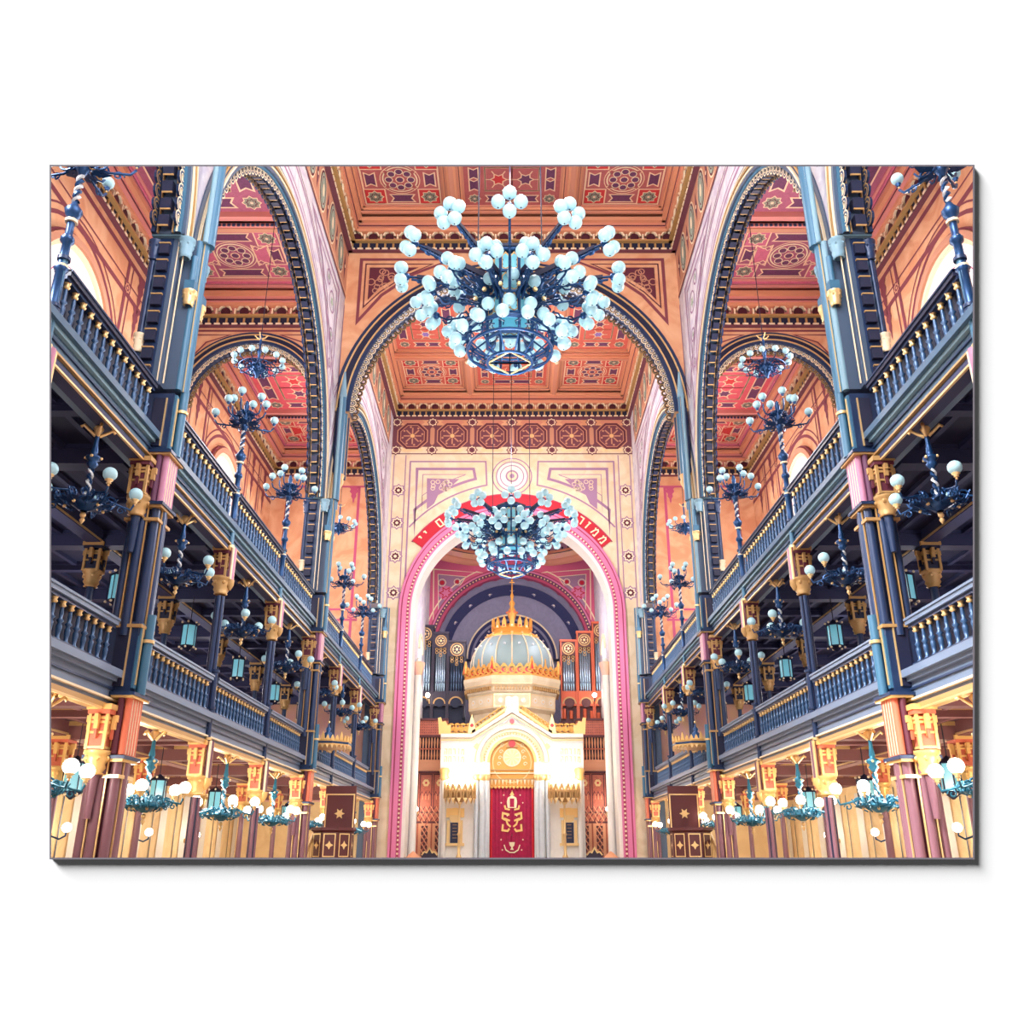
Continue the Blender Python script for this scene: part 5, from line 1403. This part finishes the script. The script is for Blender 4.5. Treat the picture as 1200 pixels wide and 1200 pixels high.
for sg in (-1,1):
    m = MB(); u = sg*abs(A(533,970)[0]); a = .42
    z1 = A(600,964)[1]; z2 = A(600,988)[1]
    m.fbox(FA, u-a, u+a, A(600,950)[1]-.2, A(600,950)[1]+.1, 0, .1, 'gold_bright')
    m.arcband(FA, u, A(600,958)[1], .25, .42, 0, pi, 0, .12, 'gold_bright', 12); m.disc(FA, u, A(600,958)[1], .25, .05, 'gold', 12)
    m.fbox(FA, u-.36, u-.22, z2, z1+.1, 0, .1, 'gold'); m.fbox(FA, u+.22, u+.36, z2, z1+.1, 0, .1, 'gold')
    m.rect(FA, u-.2, u+.2, z2, z1, .06, 'dark_panel'); m.fbox(FA, u-.45, u+.45, z2-.12, z2, 0, .16, 'gold')
    for q in range(5): m.line(FA, [(u-.1,z1-.1-.14*q),(u+.1,z1-.1-.14*q)], .02, .07, 'gold_dull')
    part('niche', m, t, None, 'gilded side niche with a dark blue panel')
# faint gold letters on the flanks, too bleached to read
def rows(cx):
    for row in range(2):
        for k, key in enumerate(('he','het','resh','vav','mem')):
            O = V3(cx-.45+.2*k, YA, A(600,884+9*row)[1]); F2 = (O, X, Z, -Y)
            m = MB()
            for st in GL[key]: m.line(F2, [(a*.14,b*.24) for a,b in st], .035, .02, 'gold')
            part('letter', m, t, None, 'faint gold letter')
rows(A(532,880)[0]); rows(-A(532,880)[0])
m = MB(); YD = YA+.45   # curtain, pleated
F2 = (V3(0,YD,0), X, Z, -Y); n = 40; vs = []
for i in range(n+1):
    u = -nr+2*nr*i/n; d = .03*sin(i*1.9); vs += [V3(u,YD-.1+d,.62), V3(u,YD-.1+d,zc1+.02)]
m.add(vs, [(2*i,2*i+2,2*i+3,2*i+1) for i in range(n)], 'curtain', True)
for sg in (-1,1): m.cyl((sg*nr*.93,YD-.16,.6),(sg*nr*.93,YD-.16,zc1),.05,.05,8,'ruby')
F3 = (V3(0,YD-.16,0), X, Z, -Y); c = 'gold_bright'
def cy_(p): return A(600,p,YD)[1]
m.prism(F3, [(-.2,cy_(947)),(.2,cy_(947)),(.24,cy_(940)),(.2,cy_(935)),(0,cy_(932)),(-.2,cy_(935)),(-.24,cy_(940))], 0, .03, 'cream')
m.rect(F3, -.1, .1, cy_(946), cy_(936), .035, 'curtain'); m.star(F3, 0, cy_(930.5), .13, .03, c, 3, .5, pi/2)
for sg in (-1,1):
    f = lambda p: [(sg*a, cy_(b)) for a,b in p]
    m.line(F3, f([(.1,949),(.3,948),(.34,944)]), .08, .02, c)
    m.line(F3, f([(.12,955),(.42,953),(.44,959),(.3,961)]), .09, .02, c); m.line(F3, f([(.1,962),(.28,960),(.2,966),(.06,969)]), .08, .02, c)
    m.line(F3, f([(.42,966),(.44,973),(.2,974),(.12,971)]), .09, .02, c)
    for a,b in ((.38,932),(.5,941),(.22,956),(.0,979),(.5,984),(.44,996),(0,927)): m.star(F3, sg*a, cy_(b), .045, .02, 'cream', 4, .5)
    m.line(F3, f([(.36,990),(.28,996),(.1,999),(0,999)]), .05, .02, 'cream')
m.prism(F3, [(-.13,cy_(987)),(.13,cy_(987)),(.1,cy_(991)),(.03,cy_(993)),(.08,cy_(996)),(-.08,cy_(996)),(-.03,cy_(993)),(-.1,cy_(991))], 0, .03, 'cream')
part('curtain', m, t, None, 'crimson curtain embroidered in gold')
m = MB()
for sg in (-1,1): m.box(*sorted((sg*1.05, sg*2.2)),YA-.5,YA,.6,1.25,'marble_grey'); m.box(*sorted((sg*1.05, sg*2.25)),YA-.55,YA,1.25,1.32,'marble_white')
part('plinth', m, t)
m = MB(); m.box(-3.9,3.9,YA-1.9,YA+2.9,0,.58,'marble_grey'); m.box(-1.6,1.6,YA-2.6,YA-1.9,0,.3,'marble_grey'); m.box(-3.9,3.9,YA-1.95,YA-1.9,.5,.58,'gold_dull')
tag(m.build('stone_platform'), 'pale stone platform with steps under the marble ark', 'platform')
# dome over the ark
YD2 = 45.7
t = thing('ark_canopy', 'ribbed silvery dome with gilded crown on a cream drum behind the ark gable', 'dome', (0,YD2,0))
def D2(px, py): return at(px, py, YD2-1.6)
def zz(py): return at(600,py,YD2-2.0)[1]
rb = D2(656,780)[0]
oct8 = dict(n=8, ph=pi/8, smooth=False)
m = MB(); c8 = 1/cos(pi/8)
m.lathe([(rb*.8*c8,zz(880)),(rb*.8*c8,zz(834)),(rb*.9*c8,zz(830)),(rb*.9*c8,zz(813)),(rb*.94*c8,zz(811)),(rb*.94*c8,zz(806)),(rb*.99*c8,zz(803)),(rb*1.02*c8,zz(797)),(rb*1.02*c8,zz(793)),(.1,zz(793))],0,0,8,'wall_cream',pi/8,False)
for sdx in range(8):
    a = -pi/2+sdx*pi/4; ap_ = rb*.9; F2 = frame((ap_*cos(a),ap_*sin(a),0), (-sin(a),cos(a),0), (0,0,1), (cos(a),sin(a),0)); L = ap_*tan(pi/8)
    for q in range(3):
        u = (q-1)*L*.62; m.disc(F2, u, zz(821), .13, .02, 'marble_white', 10); m.disc(F2, u, zz(821), .07, .03, 'gold', 8)
    m.rectline(F2, -L*.97, L*.97, zz(828), zz(814), .04, .02, 'gold')
    F3_ = frame((rb*.96*cos(a),rb*.96*sin(a),0), (-sin(a),cos(a),0), (0,0,1), (cos(a),sin(a),0)); 
    for q in range(12): m.fbox(F3_, -L+2*L*(q+.3)/12, -L+2*L*(q+.7)/12, zz(809), zz(805), 0, .1, 'gold_dull')
    for q in range(2): m.fbox(F3_, -L*1.05, L*1.05, zz(802-5*q)-.03, zz(802-5*q), 0, .1, 'gold')
part('drum', m, t)
m = MB(); z0 = zz(793)
for sdx in range(8):
    a = -pi/2+sdx*pi/4; ap_ = rb*.98; O = V3(ap_*cos(a),ap_*sin(a),z0); F2 = frame(O, (-sin(a),cos(a),0), (0,0,1), (cos(a),sin(a),0)); L = ap_*tan(pi/8)
    m.fbox(F2, -L, L, 0, .1, -.05, .05, 'gold_deep'); m.fbox(F2, -L, L, .1, .38, -.03, 0, 'ruby')
    for q in range(5):
        u = -L+2*L*(q+.5)/5; s_ = L*.36
        m.arcband(F2, u, .3, s_*.42, s_*.62, 0, 2*pi, 0, .06, 'gold_deep', 10); m.arcband(F2, u+s_*.15, .3, s_*.1, s_*.25, 0, 2*pi, 0, .06, 'gold_deep', 8)
        m.prism(F2, [(u-s_*.5,.45),(u+s_*.5,.45),(u+s_*.1,.62),(u,.58 if q!=2 else .95),(u-s_*.1,.62)], -.02, .05, 'gold_deep')
    for sg in (-1,1):
        u = sg*L; m.prism(F2, [(u-.2,.3),(u+.2,.3),(u+.12,.6),(u,.95),(u-.12,.6)], -.04, .05, 'gold_deep'); m.prism(F2, [(u-.11,.32),(u+.11,.32),(u,.75)], .05, .07, 'ruby')
part('cresting', m, t, None, 'gold and red scrolled cresting')
m = MB(); rd = at(648,785,YD2)[0]; zd0 = zz(790); zd1 = at(600,722,YD2)[1]
zq = at(600,750,YD2)[1]; prof = [(rd*.9,zd0),(rd*.99,zd0+.4),(rd,zd0+.7)]+[(rd*cos(radians(50)*j/9), zd0+.7+(zq-zd0-.7)*sin(radians(50)*j/9)/.766) for j in range(1,10)]+[(rd*.5,zq+.1),(.02,zq+.25)]
m.lathe(prof,0,0,32,'dome_teal')
for k in range(16):
    a = 2*pi*k/16; m.tube([((r+.015)*cos(a),(r+.015)*sin(a),z) for r,z in prof[1:-2]], .035, 5, 'wall_cream')
for k in range(16):
    a = 2*pi*(k+.5)/16; r, z = prof[7]; m.sphere(((r+.03)*cos(a),(r+.03)*sin(a),z), .07, 'marble_grey', 6, 4)
part('dome', m, t, None, 'silver grey ribbed dome')
m = MB(); zc0 = at(600,750,YD2)[1]; rc = at(631,740,YD2)[0]
m.lathe([(rc*.98,zc0-.1),(rc*1.02,zc0+.05),(rc*.9,zc0+.2),(rc*.75,zc0+.3),(rc*.72,zc0+.55),(rc*.62,zc0+.6)],0,0,24,'gold_deep')
for k in range(16):
    a = 2*pi*k/16; F2 = frame((rc*.74*cos(a),rc*.74*sin(a),zc0+.45), (-sin(a),cos(a),0), (0,0,1), (cos(a),sin(a),0))
    m.prism(F2, [(-.13,0),(.13,0),(.1,.35),(0,.62),(-.1,.35)], -.04, .04, 'gold_deep'); m.disc(F2, 0, .1, .06, .05, 'ruby' if k%2 else 'cream', 6)
    m.sphere((rc*.98*cos(a),rc*.98*sin(a),zc0+.12), .07, 'gold', 6, 4)
part('crown', m, t, None, 'gilded crown')
m = MB(); a0 = zc0+.7; zt = at(600,680,YD2)[1]; h_ = zt-a0
m.lathe([(rc*.6,a0-.15),(rc*.3,a0+.1),(.1,a0+.2),(.2,a0+h_*.2),(.26,a0+h_*.3),(.1,a0+h_*.42),(.16,a0+h_*.5),(.05,a0+h_*.58),(.1,a0+h_*.66),(.04,a0+h_*.72),(.03,zt)],0,0,12,'gold_deep')
for k in range(6):
    a = pi*k/3; m.sphere((.26*cos(a),.26*sin(a),a0+h_*.3),.07,'orange_warm',6,4)
m.cbox(0,0,zt-.12,.26,.04,.05,'gold_deep'); m.sphere((0,0,zt),.06,'gold_deep',8,5); part('finial', m, t)
# brass standing candelabra before the ark
def make_stand():
    t = thing('brass_candelabrum', 's', 'candelabrum')
    m = MB(); m.lathe([(.42,0),(.4,.1),(.2,.2),(.12,.4),(.08,.7),(.14,.8),(.07,.95),(.055,1.7),(.1,1.75),(.05,1.85),(.045,3.0),(.12,3.1),(.06,3.2)],0,0,12,'gold')
    part('stand', m, t); m = MB()
    m.lathe([(.1,3.1),(.3,3.25),(.55,3.45),(.7,3.5),(.72,3.62),(.5,3.62)],0,0,16,'gold_dull')
    for k in range(16):
        a = 2*pi*k/16; F2 = frame((.7*cos(a),.7*sin(a),3.6), (-sin(a),cos(a),0), (0,0,1), (cos(a),sin(a),0))
        m.prism(F2, [(-.12,-.32),(-.09,.1),(0,.36),(.09,.1),(.12,-.32),(.08,-.32),(.05,.02),(0,.12),(-.05,.02),(-.08,-.32)], -.03, .03, 'gold_dull'); m.sphere((.7*cos(a),.7*sin(a),3.98),.03,'gold',6,4)
        m.poly(F2, [(-.1,-.32),(.1,-.32),(0,-.55)], 0, 'gold')
    part('crown', m, t); f0 = None
    for (n,r,z) in ((12,.58,3.9),(6,.3,4.15)):
        for k in range(n):
            a = 2*pi*k/n
            if f0 is None:
                m = MB(); m.cyl((0,0,-.3),(0,0,0),.03,.03,6,'marble_white'); f0 = m.build('candle', t, (r*cos(a),r*sin(a),z)); KIDS.setdefault(t.name,[]).append(f0)
                mf = MB(); mf.sphere((0,0,.09),.075,'candle_flame',8,6,1.5); part('flame', mf, f0)
            else:
                c_ = inst(f0, t, (r*cos(a),r*sin(a),z)); inst(KIDS[f0.name][0], c_, (0,0,0))
    return t
st = make_stand(); YC = YA-1.0
for i, sg in enumerate((-1,1)):
    x = sg*(abs(A(540,940,YC)[0])+.05); lab = f'brass crown-topped candelabrum ablaze with candles, {SIDE[sg]} of the crimson curtain'
    if i == 0: st.location = (x,YC,.6); st['label'] = lab; st['group'] = 'brass candelabra before the ark'
    else: dup(st, (x,YC,.6), .2, lab, 'brass candelabra before the ark')
    point('candle_light', (x, YC-.2, 5.0), 32, (1,.93,.82), .4)
# wall lamps on screens and small lamps by the organ
def make_wall_lamp():
    t = thing('wall_lamp', 'w', 'lamp'); m = MB(); m.tube([(0,0,0),(0,-.25,-.08),(0,-.4,.0),(0,-.4,.08)],.025,5,'iron'); m.cyl((0,.02,0),(0,-.03,0),.08,.08,8,'gold_dull'); part('bracket', m, t)
    part('globe', globe_mesh(.12,'globe_warm'), t, (0,-.4,.2)); return t
wl = make_wall_lamp(); wf = True
def wall_lamp(loc, rz, lab, pw=0, col=(1,.85,.68)):
    global wf
    if wf: wl.location = loc; wl.rotation_euler = (0,0,rz); wl['label'] = lab; wl['group'] = 'globe wall lamps'; wf = False
    else: dup(wl, loc, rz, lab, 'globe wall lamps')
    if pw: point('lamp_light', (loc[0]+.75*sin(rz), loc[1]-.75*cos(rz), loc[2]+.2), pw, col, .12)
for sg in (-1,1):
    x, z = at(600+sg*112, 951, YS-.2); wall_lamp((x, YS-.1, z-.1), 0, f'bright globe lamp on the wooden screen {SIDE[sg]} of the ark', 60)
    x, z = at(502 if sg<0 else 696, 816, YO-.3); wall_lamp((x, YO-.3, z-.2), 0, f'small bright globe lamp on the {SIDE[sg]} organ case', 12)
# sconces on the aisle walls and inner posts near the ground
for s in (-1,1):
    for k, yy in enumerate((19.5, 24.0, 29.5, 34.0)):
        wall_lamp((s*XO-s*.05, yy, 2.0), -s*pi/2 , f'pale globe sconce low on the {SIDE[s]} aisle wall, number of bays beyond the big pier: '.split(', number')[0] + [', nearest the viewer',', second along',', third along',', farthest'][k], 0)
# ---------------------------------------------------------------- pulpits with gilt canopies
def make_pulpit(sg):
    t = thing('pulpit', f'carved wooden pulpit with curved stair under the {SIDE[sg]} gallery, beneath the gilt canopy', 'pulpit', (sg*5.2, 27.5, 0))
    s = sg
    m = MB(); m.lathe([(.2,0),(.3,.2),(.2,.4),(.2,.9),(.55,1.2),(.6,1.3)],0,0,8,'navy'); part('base', m, t)
    m = MB(); m.lathe([(.6,1.3),(.62,1.4),(.58,1.45),(.58,2.15),(.66,2.2),(.66,2.28),(.5,2.28)],0,0,8,'wood_dark',pi/8,False)
    for k in range(8):
        a = pi/4*k; F2 = frame((.54*cos(a),.54*sin(a),1.8),(-sin(a),cos(a),0),(0,0,1),(cos(a),sin(a),0)); m.rectline(F2,-.16,.16,-.3,.3,.03,.02,'gold'); m.star(F2,0,0,.12,.02,'gold',4,.5)
    part('box', m, t)
    m = MB(); m.box(-.46,.46,.75,.85,1.2,LB-.15,'wood_dark')
    F2 = (V3(0,.74,0),X,Z,-Y); m.rectline(F2,-.42,.42,1.3,LB-.4,.04,.01,'gold'); m.star(F2,0,2.7,.16,.01,'gold',6,.5); m.rect(F2,-.2,.2,1.6,2.3,.01,'wood'); part('back_panel', m, t)
    m = MB()
    for k in range(6): m.box(*sorted((s*.6,s*1.2)),.3-.28*k-.28,.3-.28*k,0,1.4-.22*k,'navy')
    part('stair', m, t)
    m = MB(); m.tube([(s*.58,.4,2.3),(s*.58,-.3,1.9),(s*.58,-1.3,1.2),(s*.58,-1.5,.9)],.04,6,'gold_dull')
    for k in range(6): m.cyl((s*.58,.2-.28*k,1.3-.2*k),(s*.58,.2-.28*k,2.15-.2*k),.025,.025,6,'gold')
    part('stair_rail', m, t)
    t = thing('pulpit_canopy', f'gilt octagonal canopy with pierced cresting hanging over the {SIDE[sg]} pulpit', 'canopy', (sg*5.65, 27.9, LB+.95))
    m = MB(); m.lathe([(.05,.28),(.62,.2),(.74,.16),(.74,.02),(.64,-.02),(.02,-.02)],0,0,8,'gold_bright',pi/8,False); m.lathe([(.75,.06),(.76,.12)],0,0,8,'iron',pi/8,False)
    part('body', m, t); m = MB(); m.lathe([(.7,.13),(.735,.13),(.735,.19),(.7,.19)],0,0,8,'gold_bright',pi/8,False)
    for k in range(32):
        a = 2*pi*k/32; F2 = frame((.72*cos(a),.72*sin(a),.16),(-sin(a),cos(a),0),(0,0,1),(cos(a),sin(a),0))
        h_ = .26 if k%4==0 else .16; m.prism(F2,[(-.06,0),(.06,0),(.035,h_*.6),(0,h_),(-.035,h_*.6)],-.015,.015,'gold_bright'); m.prism(F2,[(-.04,-.14),(.04,-.14),(0,-.25)],-.015,.015,'gold')
    part('cresting', m, t); m = MB(); m.lathe([(.2,.2),(.12,.3),(.16,.38),(.06,.48),(.09,.56),(.03,.62),(.01,.75)],0,0,8,'iron'); m.sphere((0,0,.76),.04,'gold',6,4)
    m.box(*sorted((0,s*.75)),-.03,.03,.04,.1,'iron'); part('finial', m, t)
for sg in (-1,1): make_pulpit(sg)
# benches: ends with scrolled tops, seen at the very bottom edge
def make_bench():
    t = thing('bench', 'b', 'bench'); m = MB(); m.box(-1.5,1.5,-.2,.2,.42,.48,'wood'); part('seat', m, t)
    m = MB(); m.box(-1.5,1.5,.2,.26,.42,1.15,'wood'); m.box(-1.52,1.52,.17,.3,1.15,1.22,'wood_dark'); part('backrest', m, t)
    for sx in (-1,1):
        m = MB(); m.box(sx*1.5-.04,sx*1.5+.04,-.28,.3,0,1.0,'wood_dark'); F2 = (V3(sx*1.5,0,0),Y,Z,X); m.prism(F2,[(-.28,1.0),(.3,1.0),(.3,1.3),(.15,1.42),(0,1.3),(-.2,1.15)],-.04,.04,'wood_dark'); m.arcband(F2,.14,1.25,.05,.09,0,2*pi,-.06,.06,'gold',8); part('end_panel', m, t)
    return t
bn = make_bench(); bf = True
for r in range(5):
    for sg in (-1,1):
        yy = 31+2.0*r; lab = f'wooden pew of the {SIDE[sg]} block, ' + ['fifth','fourth','third','second','front'][r] + ' row from the ark'
        if bf: bn.location = (sg*2.9,yy,0); bn['label'] = lab; bn['group'] = 'pews of the nave'; bf = False
        else: dup(bn, (sg*2.9,yy,0), 0, lab, 'pews of the nave')
def make_chair():
    t = thing('carved_chair', 'c', 'chair'); m = MB(); m.box(-.32,.32,-.3,.3,.42,.5,'curtain'); part('seat', m, t)
    m = MB(); m.prism((V3(0,.3,0),X,Z,-Y),[(-.34,.5),(.34,.5),(.34,1.5),(.22,1.62),(.12,1.58),(0,1.78),(-.12,1.58),(-.22,1.62),(-.34,1.5)],-.05,.05,'organ_dark')
    m.line((V3(0,.24,0),X,Z,-Y),[(-.34,1.5),(-.22,1.64),(-.12,1.6),(0,1.8),(.12,1.6),(.22,1.64),(.34,1.5)],.06,.02,'gold'); part('backrest', m, t)
    for sx in (-1,1):
        for sy in (-1,1): m = MB(); m.cyl((sx*.28,sy*.26,0),(sx*.28,sy*.26,.42),.035,.03,6,'wood_dark'); part('leg', m, t)
    return t
ch = make_chair()
cpos = [(-3.6,41.2,'left of the ark steps'),(3.6,41.2,'right of the ark steps')]
for i,(x,y,w_) in enumerate(cpos):
    lab = f'dark carved chair with gold-edged back standing {w_}'
    if i == 0: ch.location = (x,y,.0); ch['label'] = lab
    else: dup(ch, (x,y,0), 0, lab)
def make_desk(sg):
    t = thing('reading_desk', f'round reddish wooden desk beside the {SIDE[sg]} foot of the great arch', 'desk', (sg*4.2, 40.4, 0))
    m = MB(); m.lathe([(.5,0),(.5,.1),(.42,.15),(.42,1.1),(.5,1.15),(.52,1.25)],0,0,12,'wood'); part('body', m, t)
    m = MB(); m.lathe([(.56,1.25),(.58,1.32),(.3,1.42),(.1,1.6),(.01,1.66)],0,0,12,'wood_pale'); part('top', m, t)
for sg in (-1,1): make_desk(sg)
# ---------------------------------------------------------------- light
w = bpy.data.worlds.new('world'); SC.world = w; w.use_nodes = True
w.node_tree.nodes['Background'].inputs['Color'].default_value = (1,1,1,1); w.node_tree.nodes['Background'].inputs['Strength'].default_value = .055
sun = bpy.data.lights.new('sun', 'SUN'); sun.energy = 17.5; sun.angle = radians(24)
so = bpy.data.objects.new('sun', sun); COL.objects.link(so)
d = (X*.66 - up*.78 + fw*.152).normalized()  # grazes the border wall so the rim throws its shadow
so.rotation_euler = d.to_track_quat('-Z','Y').to_euler()
def area(name, loc, target, sx, sy, power, col):
    l = bpy.data.lights.new(name, 'AREA'); l.shape = 'RECTANGLE'; l.size = sx; l.size_y = sy; l.energy = power; l.color = col
    o = bpy.data.objects.new(name, l); COL.objects.link(o); o.location = loc
    o.rotation_euler = (Vector(target)-Vector(loc)).to_track_quat('-Z','Y').to_euler(); return o
# added fill at the entrance end, where no window is built; daylight at side windows
area('entrance_fill', (0, 7.6, 15.5), (0, 30, 13), 10, 9, 1350, (.97,.97,1))
for s in (-1,1):
    for yy in ((P1+P2)/2, (P2+P3)/2):
        area('window_daylight', (s*(XO-.3), yy, 14), (0, yy, 12), 3.4, 4.5, 700, (1,.97,.96))
    for lv, zz_ in ((0,3.4),(1,7.2)):
        pass
for yy, pw in ((17.3, 500), (33.2, 800)):  # added fill lamps, hung clear of the globes to brighten the nave
    point('chandelier_fill', (0, yy, ZG-3.6), pw*1.25, (.86,.95,1), .9)
    point('chandelier_fill', (0, yy, ZG+3.6), pw*1.7, (1,.93,.9), .9)
for s in (-1,1):
    for yy in (22.0,34.7): point('chandelier_fill', (s*9.0, yy, 14.6), 430, (1,.92,.94), .6)
    for i in range(1,7): point('lantern_light', (s*9.6, MIDS[i], UB-1.2), 60, (.95,.93,.95), .3); point('lantern_light', (s*9.8, MIDS[i], LB-1.2), 80, (1,.84,.62), .3)
for sg in (-1,1): point('apse_light', (sg*2.5, 43.6, 12.5), 150, (1,.86,.94), .5)
point('apse_light', (0, 49.5, 9.0), 90, (.9,.9,1), .4)
SC.view_settings.view_transform = 'Standard'; SC.view_settings.look = 'None'; SC.view_settings.gamma = 1; SC.view_settings.use_curve_mapping = False
SC.view_settings.exposure = 0.35
